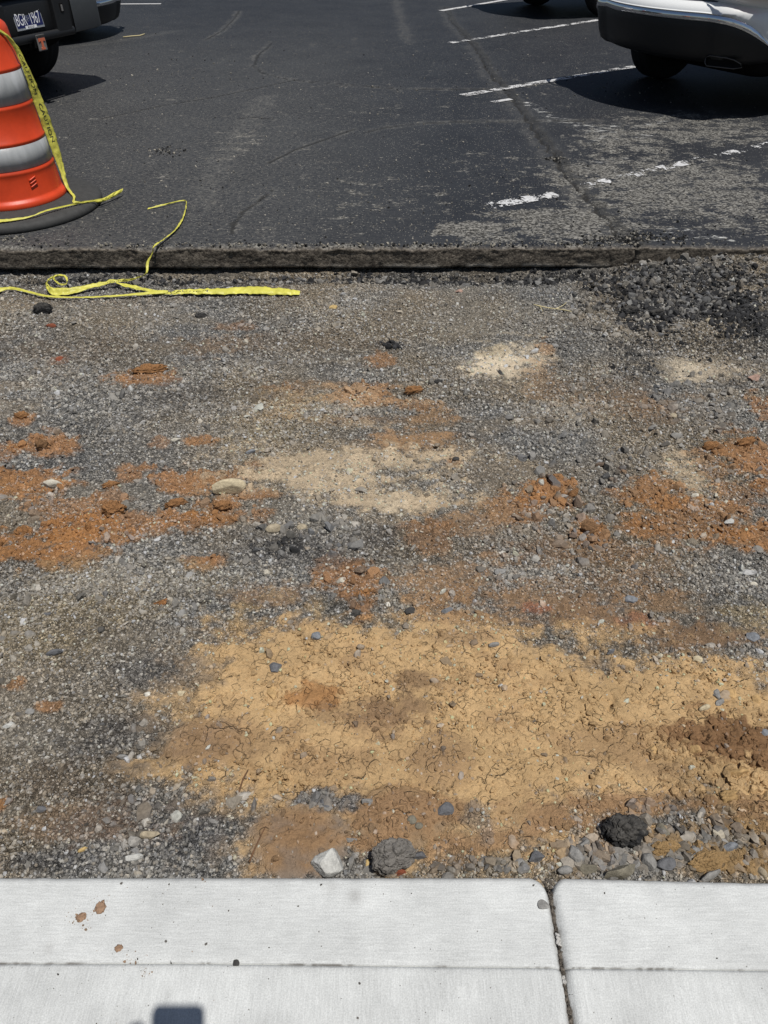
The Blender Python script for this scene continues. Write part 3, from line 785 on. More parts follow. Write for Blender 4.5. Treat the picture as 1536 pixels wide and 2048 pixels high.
DUSTY = [(lp([(530, 195), (505, 230), (470, 275), (440, 330), (415, 380), (400, 420)]), .16, .8), (lp([(792, 0), (805, 50), (817, 85)]), .07, .5), (lp([(300, 240), (420, 245), (540, 240)]), .25, .55),
         (lp([(60, 400), (250, 300), (420, 210)]), .5, .45), (lp([(0, 490), (300, 475), (420, 440)]), .25, .55), (lp([(130, 95), (250, 80), (350, 62)]), .12, .45), (lp([(545, 380), (490, 420), (455, 485)]), .03, .9)]

def build_lot():
    xs = np.arange(-3.0, 4.2, 0.0085)
    far = np.cumsum(0.0085 * 1.12 ** np.arange(1, 70)); far = far[far < 70]
    xs = np.concatenate([-3.0 - far[::-1], xs, xs[-1] + far])
    dy = graded(0.0, 75., lambda v: 0.008 if v < .05 else 0.009 + 0.009 * min(v, 10) + max(0, v - 10) * .12)
    X = np.repeat(xs[None], len(dy), 0)
    e = edge_y(xs)
    Y = e[None] + dy[:, None]
    Z = np.full_like(X, LOT)
    # crumbled lip along the cut
    lip = .006 + .014 * np.abs(fbm(xs * 9, xs * 0, 201, 3)) + .016 * np.maximum(0, perlin(xs * 3, xs * 0, 203))
    Z -= lip[None] * np.exp(-dy[:, None] / .016)
    mid = sstep(14, 8, Y)
    Z += .004 * perlin(X * .8, Y * .8, 205) * mid
    W1 = fbm(X * 8, Y * 8, 207, 3)
    dm, tm = seg_dist(X + .03 * W1, Y + .03 * W1, CR_MAIN)
    # main crack is wider towards the edge, with a filled band on its right side
    wid = .05 * (1 - .2 * tm) + .035 * perlin(tm * 14, tm * 0, 209)
    mx_, _ = seg_dist(X - .045 + .03 * W1, Y + .03 * W1, CR_MAIN)
    fill = sstep(1.15, .5, mx_ / (wid * .75 + 1e-6)) * .5
    slit = sstep(.022, .008, dm + .01 * np.abs(perlin(X * 25, Y * 25, 233)))
    Z -= .010 * slit * mid
    fill = np.maximum(fill, slit)
    edge_dust = .5 * np.exp(-((dm - .05) / .05) ** 2)
    for c in CR_FINE:
        d, _ = seg_dist(X + .02 * W1, Y + .02 * W1, c)
        k = sstep(.020, .006, d + .006 * np.abs(perlin(X * 30, Y * 30, 231))) * .9 * sstep(-.5, .3, W1 + .4)
        edge_dust = np.maximum(edge_dust, .85 * np.exp(-((d - .03) / .035) ** 2))
        fill = np.maximum(fill, k); Z -= .004 * k
    dust = edge_dust * (.4 + .6 * sstep(-.2, .4, W1))
    for c, w, s in DUSTY:
        d, _ = seg_dist(X + .08 * W1, Y + .08 * W1, c)
        dust = np.maximum(dust, s * np.exp(-(d / w) ** 2))
    dust = np.maximum(dust, .5 * sstep(0.7, -1.0, X) * sstep(14, 5, Y))
    # where the sealcoat has worn through
    P1 = lambda a, b: at(a, b, LOT)
    wear = np.full(X.shape, .22)
    for (a, b, rx, ry, s) in [(1350, 380, 330, 90, .80), (1120, 450, 220, 45, .85), (1400, 260, 230, 45, .70), (1250, 290, 120, 50, .72), (960, 465, 120, 30, .85), (1500, 440, 200, 50, .7), (1300, 420, 200, 40, .62),
                              (600, 460, 260, 26, .38), (760, 400, 250, 60, .42), (470, 290, 90, 60, .45), (1080, 170, 60, 16, .4), (1000, 330, 130, 40, .35), (800, 220, 200, 20, .35)]:
        c = P1(a, b); ya, yb = P1(a, b - ry).y, P1(a, b + ry).y
        q = np.hypot((X - c.x) / (rx * px_m(a, b, LOT)), (Y - (ya + yb) / 2) / max((ya - yb) / 2, .02))
        wear = np.maximum(wear, s * sstep(1.35, .35, q + .25 * W1))
    wear = np.maximum(wear, 1.0 * sstep(.10, .0, dy)[:, None] * (0.75 + .4 * perlin(X * 2, Y * 2, 211)))
    wear *= sstep(16, 9, Y) * .75 + .25
    # ghosts of an older painted marking
    white = np.zeros_like(X)
    for pts, w, s in [(lp([(1040, 200), (1075, 218), (1110, 240), (1160, 252), (1200, 250)]), .07, .8), (lp([(1130, 240), (1180, 262), (1240, 250)]), .09, .75), (lp([(1180, 285), (1230, 262), (1330, 242)]), .03, .8), (lp([(1240, 275), (1310, 270)]), .06, .8),
                      (lp([(1310, 480), (1350, 455), (1400, 462), (1380, 470)]), .03, .9), (lp([(1380, 480), (1440, 472), (1475, 482)]), .03, .9), (lp([(1150, 330), (1250, 318)]), .04, .4)]:
        d, _ = seg_dist(X + .02 * W1, Y + .02 * W1, pts)
        white = np.maximum(white, s * sstep(w, w * .3, d))
    zero = np.zeros_like(X)
    # the cut face below the lip, rows from the bottom up
    nface = 14
    v = np.linspace(0, 1, nface)[:, None]
    zb = 0.022 + .004 * perlin(xs * 3, xs * 0, 221) + .004 * perlin(xs * 17, xs * 0, 222)
    zt = Z[0][None]
    Zf = zb[None] + (zt - zb[None]) * v ** .9
    Xf = np.repeat(xs[None], nface, 0)
    rough = .004 * fbm(Xf * 6, Zf * 14, 225, 3) + .0022 * perlin(Xf * 50, Zf * 60, 226) + .010 * np.maximum(0, fbm(Xf * 9, Zf * 16, 228, 3) - .45)
    slots = sum(w_ * np.exp(-((Xf - at(a, 515, .08).x + .006 * np.sin(Zf * 60)) / .005) ** 2) for a, w_ in ((378, .3), (535, .2), (1272, 1.0)))
    over = .007 * sstep(.86, 1.0, v) * (0.15 + 1.3 * np.maximum(0, fbm(xs * 5, xs * 0, 227, 3)))[None]      # lip stands proud in places
    Yf = e[None] - .004 + rough - over + .02 * slots + .004 * (1 - v)
    Yf[-1] = Y[0] - over[-1] * .7
    Yu = np.repeat((e + .22)[None], 2, 0); Yu[1] = Yf[0] + .06
    Zu = np.stack([zb * 0 - .06, zb + .004])
    Xu = np.repeat(xs[None], 2, 0)
    ledge = np.zeros_like(Xf); ledge[:3] = np.array([1.0, .9, .4])[:, None] * (sstep(-.25, .35, fbm(xs * 7, xs * 0, 229, 4)) * (.35 + .65 * sstep(-.5, .2, xs) * sstep(1.3, 1.0, xs)))[None]
    PX = np.concatenate([Xu, Xf, X]); PY = np.concatenate([Yu, Yf, Y]); PZ = np.concatenate([Zu, Zf, Z])
    cat2 = lambda f, t: np.concatenate([np.zeros_like(Xu) + (1 if f is None else 0), np.ones_like(Xf) if f is None else f, t])
    zf = np.zeros_like(Xf)
    me = mesh_grid('parking_lot', np.stack([PX, PY, PZ], -1), attrs=dict(wear=cat2(zf, wear), white=cat2(zf, white), dust=cat2(zf, dust), fill=cat2(zf, fill), ledge=cat2(ledge, zero),
                   cut=cat2(None, np.clip(sstep(.022, .0, dy), 0, 1)[:, None] * .5 + zero)))
    o = new_obj('parking_lot', me, M['asphalt'])
    o['kind'] = 'structure'
build_lot()

def lot_grit():
    """loose bits lying on the old asphalt"""
    rng = np.random.default_rng(301)
    xs, ys, ss, cs = [], [], [], []
    def add(px_, py_, s, c):
        p = at(px_, py_, LOT); xs.append(p.x); ys.append(p.y); ss.append(s); cs.append(c)
    for k in range(2600):
        a, b = rng.uniform(-30, 1560), 20 + 470 * rng.random() ** .6
        s = .0022 + .0055 * rng.random() ** 4 + (b < 200) * .002
        t = rng.random()
        add(a, b, s, (.02, .02, .02) if t < .35 else np.array((.3, .28, .24)) * rng.uniform(.4, 1.15))
    for (a, b, rx, ry, n, dk) in [(330, 303, 48, 9, 150, .75), (1230, 480, 70, 9, 190, .8), (1330, 478, 60, 9, 90, .8), (1110, 318, 26, 6, 60, .9), (1275, 470, 30, 10, 70, .6), (700, 490, 800, 5, 420, .4), (20, 480, 60, 9, 60, .4)]:
        for k in range(n):
            add(a + rng.normal() * rx * .5, min(493, b + rng.normal() * ry * .5), .003 + .007 * rng.random() ** 2.5, (.02, .02, .02) if rng.random() < dk else np.array((.26, .24, .2)) * rng.uniform(.5, 1.2))
    xs, ys = np.array(xs), np.array(ys)
    ok = ys > edge_y(xs) + .004
    z = np.full(len(xs), LOT)
    o = scatter('loose_grit', xs[ok], ys[ok], z[ok], np.array(ss)[ok], np.clip(np.array(cs)[ok], .01, .5), 303, mat_=M['grit'], sink=.2)
    tag(o, 'loose black and grey grit scattered over the old asphalt', 'grit', kind='stuff')
lot_grit()

def stripe(p0, p1, width, wear, label, wear_end=None, cuts=None):
    a, b = at(*p0, LOT), at(*p1, LOT)
    d = (b - a); Ln = d.length; d.normalize(); n = Vector((-d.y, d.x, 0))
    k = max(8, int(Ln / .04))
    t = np.linspace(0, 1, k); v = np.linspace(-.5, .5, 4)
    P = np.zeros((4, k, 3))
    for j in range(4):
        off = v[j] * width
        P[j, :, 0] = a.x + d.x * Ln * t + n.x * off; P[j, :, 1] = a.y + d.y * Ln * t + n.y * off
    x, y = P[..., 0], P[..., 1]
    P[..., 2] = LOT + .004 + .004 * perlin(x * .8, y * .8, 205) * sstep(14, 8, y)
    w = wear + ((wear_end if wear_end is not None else wear) - wear) * t
    w = np.repeat(w[None], 4, 0) + .05 * np.abs(v)[:, None]
    me = mesh_grid('parking_stripe', P, attrs=dict(wear=w))
    o = new_obj('parking_stripe', me, M['paint'])
    tag(o, label, 'parking line', 'painted lines between the parking bays')
    return o
stripe((978, 412), (1112, 388), .105, .72, 'short broken white bay line nearest the cut edge, left of the long crack')
stripe((1165, 374), (1560, 284), .09, .765, 'flaking white bay line right of the long crack, nearest the cut edge')
stripe((925, 191), (1420, 108), .10, .70, 'white bay line running under the rear of the silver car', .71)
stripe((985, 205), (1022, 199), .06, .6, 'tiny white dash just below the middle bay line')
stripe((900, 86), (1420, 6), .10, .735, 'white bay line passing left of the silver car bumper', .66)
stripe((882, 22), (1080, -12), .10, .62, 'farthest white bay line beside the dark car at the top edge')
stripe((230, 8.5), (322, 8), .10, .55, 'short white bay line at the top left behind the silver bumper')

# ------------------------------------------------------------------ kerb and walk
JX = 0.296
def front_y(x, right):
    d = np.abs(x - JX)
    y = 0.566 - .012 * (x > JX) * np.clip((x - JX) / .5, 0, 2)
    r = .034
    c = np.clip(r - (d - .002), 0, r)
    y = y - (r - np.sqrt(np.maximum(r * r - c * c, 0))) * 1.0
    return y

def slab(x0, x1, right):
    """kerb and walk poured as one, with a tooled groove between; returns the two meshes"""
    g = lambda x: 0.4195 - .018 * np.clip((x - JX), -.6, .8) * .6
    dens = .0035
    inner = np.arange(max(x0, -1.0), min(x1, 1.0) + 1e-6, dens)
    if right:
        # crowd columns into the rounded corner
        lead = JX + .0028 + np.array([0, .0006, .0015, .0026]); inner = inner[inner > lead[-1] + .002]
        far = np.linspace(1.0, x1, 30)[1:]
        xs = np.concatenate([lead, inner, far])
    else:
        lead = JX - .0028 - np.array([0, .0006, .0015, .0026])[::-1]; inner = inner[inner < lead[0] - .002]
        far = np.linspace(x0, -1.0, 30)[:-1]
        xs = np.concatenate([far, inner, lead])
    fy = front_y(xs, right) + .0009 * fbm(xs * 30, xs * 0 + 1, 415, 3) - .0016 * np.maximum(0, fbm(xs * 18, xs * 0 + 5, 416, 3) - .35)
    def sheet(u, ya, yb):
        X = np.repeat(xs[None], len(u), 0)
        jit = .0022 * perlin(X * 0 + xs[None] * 40, X * 0 + 3, 405)
        Y = ya[None] + (yb - ya)[None] * u[:, None]
        edge = np.abs(X - JX)
        Z = WALK + .0008 * perlin(X * 6, Y * 6, 401) + .0004 * perlin(X * 50, Y * 50, 402)
        # rounded arris at the front and at the joint
        Z -= .010 * np.clip(1 - (fy[None] - Y) / .012, 0, 1) ** 2
        Z -= .011 * np.clip(1 - (edge - .0028) / .016, 0, 1) ** 2
        return X, Y, Z
    # kerb
    uk = np.concatenate([[0, .004, .01, .02], np.linspace(.03, .97, 44), [.985, .993, 1.0]])
    X, Y, Z = sheet(uk, fy, g(xs) + .0010)
    gd = np.clip(1 - (Y - g(xs)[None]) / .008, 0, 1)
    Z -= .0028 * gd ** 1.5
    dirt = sstep(.62, 1, gd) * sstep(.0, .5, fbm(X * 4, X * 0 + 2, 411, 4, .75)) * sstep(-.35, .25, fbm(X * 70, Y * 70, 413, 3)) * .85
    je = np.clip(1 - (np.abs(X - JX) - .0028) / .006, 0, 1)
    dirt = np.maximum(dirt, je * .75 * sstep(-.3, .3, fbm(X * 30, Y * 30, 412, 3)))
    dirt = np.maximum(dirt, .28 * np.clip(1 - (fy[None] - Y) / .004, 0, 1))
    for (a, b, r, s) in [(710, 1793, 15, .28), (97, 1897, 12, .22), (665, 1772, 14, .15)]:
        p = at(a, b, WALK); dirt = np.maximum(dirt, s * np.exp(-((X - p.x) ** 2 + (Y - p.y) ** 2) / (r * px_m(a, b, WALK)) ** 2))
    # skirts down the front and down the side
    Xs = np.concatenate([X[:1], X[:1], X]); Ys = np.concatenate([Y[:1] + .001, Y[:1] + .0005, Y]); Zs = np.concatenate([Z[:1] * 0 - .12, Z[:1] - .012, Z])
    D = np.concatenate([dirt[:1] * 0 + .35, dirt[:1], dirt])
    Xs = np.concatenate([Xs, Xs[-1:]]); Ys = np.concatenate([Ys, Ys[-1:] - .0008]); Zs = np.concatenate([Zs, Zs[-1:] - .02]); D = np.concatenate([D, D[-1:]])
    j = 0 if right else -1
    def side(A, val=None):
        col = A[:, j:j + 1] if j == 0 else A[:, -1:]
        return col
    Pk = np.stack([Xs, Ys, Zs], -1)
    sc = side(Xs) + (.0008 if right else -.0008); sy = side(Ys); sz = np.minimum(side(Zs), WALK) * 0 - .1
    ext = np.stack([sc, sy, sz], -1)
    Pk = np.concatenate([ext, Pk], 1) if right else np.concatenate([Pk, ext], 1)
    D = np.concatenate([D[:, :1] * 0 + 1, D], 1) if right else np.concatenate([D, D[:, :1] * 0 + 1], 1)
    # walk
    uw = np.concatenate([[0, .002, .004, .007], np.linspace(.012, .2, 60), np.linspace(.2, 1, 40)[1:]])
    Xw, Yw, Zw = sheet(uw, g(xs) - .0010, xs * 0 - 1.9)
    gd = np.clip(1 - (g(xs)[None] - Yw) / .008, 0, 1)
    Zw -= .0028 * gd ** 1.5
    dw = sstep(.75, 1, gd) * sstep(.0, .5, fbm(Xw * 4, Xw * 0 + 2, 411, 4, .75)) * sstep(-.35, .25, fbm(Xw * 70, Yw * 70, 413, 3)) * .8
    je = np.clip(1 - (np.abs(Xw - JX) - .0028) / .006, 0, 1)
    dw = np.maximum(dw, je * .7 * sstep(-.3, .3, fbm(Xw * 30, Yw * 30, 412, 3)))
    Xw = np.concatenate([Xw[:1], Xw]); Yw = np.concatenate([Yw[:1] + .0008, Yw]); Zw = np.concatenate([Zw[:1] - .02, Zw]); dw = np.concatenate([dw[:1], dw])
    Pw = np.stack([Xw, Yw, Zw], -1)
    ext = np.stack([side(Xw) + (.0008 if right else -.0008), side(Yw), side(Zw) * 0 - .1], -1)
    Pw = np.concatenate([ext, Pw], 1) if right else np.concatenate([Pw, ext], 1)
    dw = np.concatenate([dw[:, :1] * 0 + 1, dw], 1) if right else np.concatenate([dw, dw[:, :1] * 0 + 1], 1)
    for nm, P, D_, mt in (('kerb', Pk, D, M['kerb']), ('sidewalk', Pw, dw, M['walk'])):
        o = new_obj(nm, mesh_grid(nm, P[::-1], attrs=dict(dirt=D_[::-1])), mt)
        o['kind'] = 'structure'
slab(-6.0, JX, False)
slab(JX, 6.0, True)
# packed grit down in the joint and the groove between kerb and walk
def joint_fill():
    r = np.random.default_rng(431)
    n = 500
    y = .30 + .27 * r.random(n); x = JX + r.normal(size=n) * .0012
    z = WALK - .013 + .004 * r.random(n) + .006 * (np.abs(y - .462) < .012)
    wid = y > .545
    x = np.where(wid, JX + r.normal(size=n) * .006 * (1 + (y - .545) * 30), x); z = np.where(wid, z - .01, z)
    c = np.array((.09, .078, .065)) * r.uniform(.4, 1.7, (n, 1))
    c = np.where((np.abs(y - .462) < .010)[:, None] | (np.abs(y - .405) < .006)[:, None], np.array((.42, .41, .39)), c)
    o = scatter('joint_grit', x, y, z, .0012 + .0028 * r.random(n) ** 2, c, 433, mat_=M['grit'], sink=.2)
    tag(o, 'dark grit packed in the open joint between the two kerb slabs', 'grit', kind='stuff')
    p = np.array([(JX - .008, .27, WALK - .02), (JX + .008, .27, WALK - .02), (JX + .008, .60, WALK - .02), (JX - .008, .60, WALK - .02)])
    # specks of grit on top of the concrete
    m = 170
    x = r.uniform(-.62, .62, m); y = r.uniform(.34, .56, m)
    x[:60] = r.normal(size=60) * .09 - .36
    c = np.array((.06, .055, .05)) * r.uniform(.5, 2.2, (m, 1)); c[:14] = (.2, .12, .07)
    for k, (a, b, rx) in enumerate([(150, 1835, 26), (200, 1800, 30), (262, 1915, 24), (292, 1945, 18), (165, 1845, 22)]):
        for q in range(14):
            pp = at(a + r.normal() * rx * .5, b + r.normal() * rx * .4, WALK); i_ = 60 + k * 14 + q; x[i_] = pp.x; y[i_] = pp.y; c[i_] = np.array((.24, .16, .105)) * r.uniform(.7, 1.2)
    o = scatter('concrete_specks', x, y, np.full(m, WALK + .0003), .0006 + .0021 * r.random(m) ** 4, c, 435, mat_=M['grit'], sink=.1)
    tag(o, 'tiny dark specks of grit on the pale concrete', 'grit', kind='stuff')
joint_fill()
# ------------------------------------------------------------------ single stones and lumps
def ico_sphere(sub):
    bm = bmesh.new(); bmesh.ops.create_icosphere(bm, subdivisions=sub, radius=1.0)
    v = np.array([p.co[:] for p in bm.verts]); f = np.array([[q.index for q in t.verts] for t in bm.faces]); bm.free()
    return v, f
SPH4 = ico_sphere(5)
SPH3 = ico_sphere(4)

def noise3(v, s, seed):
    return (perlin(v[:, 0] * s + seed, v[:, 1] * s + v[:, 2] * s * .7, seed) + perlin(v[:, 1] * s - seed, v[:, 2] * s - v[:, 0] * s * .6, seed + 3) + perlin(v[:, 2] * s, v[:, 0] * s + v[:, 1] * s * .5 + seed, seed + 5)) / 2.2

def rock_shape(kind, seed, big):
    v, f = SPH4 if big else SPH3
    r = np.random.default_rng(seed)
    if kind in ('angular', 'flat'):
        n = r.normal(size=(13 if kind == 'angular' else 11, 3)); n /= np.linalg.norm(n, axis=1)[:, None]
        d = r.uniform(.62, .95, len(n))
        q = v @ n.T
        rad = np.where(q > .05, d[None] / np.maximum(q, .05), 9.0)
        k = 38.0
        rad = -np.log(np.exp(-k * rad).sum(1) + np.exp(-k * 1.15)) / k
        rad = rad + .035 * noise3(v, 3.5, seed) + .016 * noise3(v, 11, seed + 1)
    elif kind == 'round':
        rad = .92 + .10 * noise3(v, 1.5, seed) + .02 * noise3(v, 9, seed)
    elif kind == 'clod':
        rad = .78 + .30 * noise3(v, 2.4, seed) + .34 * np.abs(noise3(v, 4.5, seed)) + .15 * noise3(v, 10, seed) + .07 * noise3(v, 24, seed + 2)
    else:  # tar: lumpy aggregate glued together
        rad = .84 + .15 * noise3(v, 1.7, seed)
        p = r.normal(size=(90 if big else 46, 3)); p /= np.linalg.norm(p, axis=1)[:, None]
        q = np.sort(np.arccos(np.clip(v @ p.T, -1, 1)), axis=1)
        rad += .16 * np.sqrt(np.clip(1 - (q[:, 0] / .26) ** 2, 0, 1)) + .06 * noise3(v, 9, seed) + .06 * noise3(v, 20, seed + 1) - .06 * sstep(.06, 0, q[:, 1] - q[:, 0])
    return v * rad[:, None], f

STONE_COL = {'grey': (.22, .215, .205), 'slate': (.12, .122, .13), 'blue': (.175, .185, .2), 'pale': (.46, .43, .36), 'cream': (.47, .4, .27), 'conc': (.43, .43, .41), 'dark': (.05, .048, .046),
             'brown': (.13, .095, .07), 'clay': (.28, .145, .064), 'dclay': (.2, .115, .06), 'tan': (.41, .27, .125), 'gold': (.32, .21, .1), 'red': (.24, .075, .04), 'pink': (.36, .24, .19), 'olive': (.17, .155, .12),
             'tar': (.017, .017, .018), 'boulder': (.15, .14, .128), 'beige': (.33, .28, .2), 'white': (.6, .57, .5), 'yellow': (.47, .34, .15)}

def rock(px, py, w, h, kind, colr, label, name='stone', rz=None, tilt=0.0, hgt=None, base=None, group=None, cat=None, seed=None, lean=0.0):
    """a stone whose middle shows at photo pixel px,py and is w wide, h tall in photo pixels"""
    seed = seed if seed is not None else int(px * 7 + py * 13) % 9973
    z0 = 0.0
    for _ in range(3):
        p = at(px, py, z0 if base is None else base)
        z0 = float(ground(np.array([p.x]), np.array([p.y]), full=False)[0][0]) if base is None else base
    u = px_m(px, py, z0)
    ang = math.atan2(CAMZ - z0, p.y)             # sight line's dip
    sx = w * u / 2
    hz = (hgt if hgt is not None else .62) * sx * (1.35 if kind == 'clod' and base is None else 1.0)
    # visible height h = depth*sin(dip) + height*cos(dip)
    sy = max(.35 * sx, (h * u / 2 - hz * .8 * math.cos(ang)) / max(.3, math.sin(ang)))
    sy = min(sy, 1.5 * sx)
    v, f = rock_shape(kind, seed, w > 44)
    r = np.random.default_rng(seed + 1)
    if rz is None: rz = r.uniform(0, .5)
    v = v * np.array([sx, sy, hz]) * 1.06
    c, s = math.cos(tilt), math.sin(tilt); v = np.stack([v[:, 0] * c - v[:, 2] * s, v[:, 1], v[:, 0] * s + v[:, 2] * c], 1)
    c, s = math.cos(lean), math.sin(lean); v = np.stack([v[:, 0], v[:, 1] * c - v[:, 2] * s, v[:, 1] * s + v[:, 2] * c], 1)
    c, s = math.cos(rz), math.sin(rz); v = np.stack([v[:, 0] * c - v[:, 1] * s, v[:, 0] * s + v[:, 1] * c, v[:, 2]], 1)
    col = np.array(STONE_COL[colr])[None] * (1 + .18 * noise3(v / max(sx, .001), 2.5, seed + 9) + .12 * noise3(v / max(sx, .001), 9, seed + 4))[:, None]
    if colr == 'tar':       # black binder with grey stone faces and dust showing
        q_ = sstep(.1, .8, noise3(v / max(sx, .001), 7, seed + 31))[:, None] * .8
        col = col * (1 - q_) + np.array((.11, .107, .10))[None] * q_
        up = sstep(.2, .9, v[:, 2] / hz + .7 * noise3(v / max(sx, .001), 3, seed + 33))[:, None] * .35
        col = col * (1 - up) + np.array((.13, .12, .105))[None] * up
    if base is None and colr not in ('tar', 'conc'):
        # the soil it lies in clings to its lower part
        gc = ground(np.array([p.x]), np.array([p.y]), full=False)[1][0]
        d = sstep(.1, -.7, v[:, 2] / hz + .5 * noise3(v / max(sx, .001), 4, seed + 2))[:, None] * .75
        col = col * (1 - d) + gc[None] * d
    rest = .45 if base is None else .92          # how high the middle sits above the bed
    lo = v[:, 2].min()
    v[:, 2] -= lo * rest if base is None else lo
    me = mesh_np(name, v, f, cols=np.clip(col, .004, .8), smooth=kind in ('round', 'clod'))
    m = M['stone'] if colr == 'tar' else (M['soil'] if kind == 'clod' or colr == 'gold' else M['stone'])
    o = new_obj(name, me, m)
    back = (hz * .35) / math.tan(ang) if base is None else 0
    o.location = (p.x, p.y - 0.0, z0 - (0.002 if base is None else 0.0006))
    tag(o, label, cat or ('clod' if kind == 'clod' else 'stone'), group)
    return o

R = rock
R(655, 1727, 66, 62, 'angular', 'conc', 'pale broken chunk of concrete against the kerb, left of the rough grey boulder', 'concrete_chunk', hgt=.8, seed=812, cat='concrete', tilt=.15)
R(786, 1722, 88, 84, 'tar', 'boulder', 'rough dark grey boulder half hidden behind the middle of the kerb', 'boulder', hgt=.95, seed=22, cat='boulder')
R(1246, 1670, 84, 80, 'tar', 'tar', 'largest black lump of asphalt, among the grey stones behind the right kerb', 'asphalt_lump', hgt=.8, seed=31, cat='asphalt')
R(88, 627, 36, 30, 'tar', 'tar', 'round black asphalt lump on the gravel just below the yellow tape', 'asphalt_lump', hgt=.95, seed=44, cat='asphalt')
R(458, 985, 62, 30, 'angular', 'cream', 'cream coloured block of rock on orange clay, left of the middle', 'rock', hgt=.62, seed=5, cat='rock')
R(105, 972, 34, 18, 'angular', 'pale', 'whitish stone on orange clay near the left edge of the picture')
R(548, 1060, 34, 26, 'round', 'beige', 'smooth oval beige stone below the cream rock')
R(604, 1056, 22, 20, 'round', 'beige', 'small beige stone just right of the smooth oval one')
R(551, 1337, 24, 26, 'angular', 'slate', 'dark slate stone standing at the left end of the tan crust')
R(632, 1274, 25, 19, 'angular', 'blue', 'blue grey stone at the upper left rim of the tan crust')
R(827, 786, 40, 16, 'clod', 'clay', 'orange clod above the orange streaks in the middle of the bed', 'clod', hgt=.45)
R(88, 898, 30, 20, 'clod', 'dclay', 'brown clod sitting on a patch of orange clay at far left', 'clod', hgt=.7)
R(45, 837, 32, 20, 'clod', 'clay', 'rounded orange clod alone on grey gravel at far left', 'clod', hgt=.55)
R(1000, 746, 11, 14, 'angular', 'dark', 'tiny black chip in the whitish dust patch')
R(1507, 759, 24, 18, 'angular', 'pink', 'pinkish brown stone at the right edge below the black crumbs')
R(1203, 932, 26, 15, 'flat', 'brown', 'flat dark brown stone on grey gravel right of centre')
R(1390, 993, 20, 15, 'round', 'pale', 'pale oval pebble below the right tan patch')
R(1346, 832, 15, 14, 'round', 'beige', 'round beige pebble in dark gravel on the right')
R(1177, 1062, 40, 36, 'clod', 'dclay', 'brown rounded clod among grey stones right of centre', 'clod', hgt=.6)
R(228, 1024, 50, 42, 'clod', 'clay', 'knobbly orange clod between grey gravel left of centre', 'clod', hgt=.5)
R(222, 972, 34, 16, 'clod', 'clay', 'small orange clod above the knobbly one', 'clod', hgt=.4)
R(352, 1012, 44, 26, 'clod', 'clay', 'orange clod just below left of the cream rock', 'clod', hgt=.45)
R(446, 1018, 38, 28, 'clod', 'clay', 'orange clod directly under the cream rock', 'clod', hgt=.45)
R(988, 1291, 24, 14, 'round', 'grey', 'flat oval pale grey pebble on the upper part of the tan crust')
R(1221, 1305, 20, 14, 'angular', 'slate', 'slate chip on the tan crust, upper right part')
R(1262, 1201, 26, 22, 'angular', 'blue', 'blue grey stone on the brown strip above the tan crust')
R(1001, 1145, 22, 20, 'angular', 'grey', 'grey stone on brown soil, upper one right of centre')
R(683, 1163, 20, 16, 'angular', 'pale', 'pale triangular stone on the orange patch at centre')
R(820, 1224, 22, 18, 'angular', 'dark', 'dark stone at the top rim of the tan crust, left of a blue one')
R(893, 1223, 24, 15, 'angular', 'blue', 'blue stone at the top rim of the tan crust, right of a dark one')
R(711, 1229, 26, 24, 'tar', 'tar', 'small tarry black crumb at the top rim of the tan crust', 'asphalt_lump', cat='asphalt')
R(1393, 1320, 20, 17, 'angular', 'cream', 'cream stone on the right part of the tan crust')
R(1456, 1388, 28, 27, 'angular', 'tan', 'tan stone on top of the small stone group at the right edge of the crust')
R(1432, 1389, 22, 22, 'angular', 'grey', 'grey stone leaning on the left of the tan one')
R(1440, 1405, 24, 18, 'angular', 'grey', 'grey stone in front of the tan one')
R(1408, 1418, 28, 17, 'round', 'cream', 'half buried cream stone left of the small stone group')
R(1512, 1400, 20, 22, 'angular', 'tan', 'tan stone at right edge of the picture above the dark clay')
R(1475, 1549, 38, 22, 'angular', 'tan', 'tan slab shaped lump below the dark clay on the right', 'clod', cat='clod')
R(1391, 1500, 28, 22, 'angular', 'tan', 'tan lump just left of the dark clay on the right', 'clod', cat='clod')
R(1306, 1500, 22, 20, 'angular', 'tan', 'tan lump in the middle of the right crust', 'clod', cat='clod')
R(1455, 1595, 44, 34, 'clod', 'tan', 'rounded tan lump at the lower right of the crust', 'clod', hgt=.4)
R(1530, 1466, 18, 20, 'round', 'blue', 'blue grey stone on dark clay at the right edge')
R(1505, 1275, 22, 26, 'angular', 'blue', 'upright blue grey stone at the right edge above the crust')
R(824, 1640, 20, 22, 'round', 'olive', 'olive stone on the brown mound, upper of two')
R(838, 1652, 18, 16, 'round', 'olive', 'olive stone on the brown mound, lower of two')
R(890, 1622, 30, 30, 'angular', 'slate', 'dark slate stone right of the brown mound')
R(650, 1610, 26, 24, 'angular', 'slate', 'dark slate stone in the grey pocket above the brown mound')
R(735, 1605, 26, 20, 'angular', 'grey', 'grey stone at the left foot of the brown mound')
R(702, 1681, 22, 14, 'angular', 'grey', 'grey chip on brown soil above the pale concrete chunk')
R(838, 1712, 34, 22, 'angular', 'slate', 'slate stone touching the right side of the rough boulder')
R(1238, 1747, 66, 24, 'flat', 'olive', 'large flat grey brown stone lying along the back of the right kerb', hgt=.55)
R(1298, 1726, 28, 42, 'angular', 'grey', 'upright grey stone behind the right kerb', hgt=1.3)
R(1334, 1732, 40, 30, 'angular', 'slate', 'dark grey stone right of the upright grey one')
R(1270, 1728, 24, 26, 'angular', 'grey', 'small grey stone left of the upright grey one')
R(1146, 1712, 34, 48, 'angular', 'grey', 'tall angular grey stone left of the largest black lump', hgt=1.2)
R(1168, 1690, 30, 20, 'angular', 'grey', 'flat grey stone between the tall grey one and the black lump')
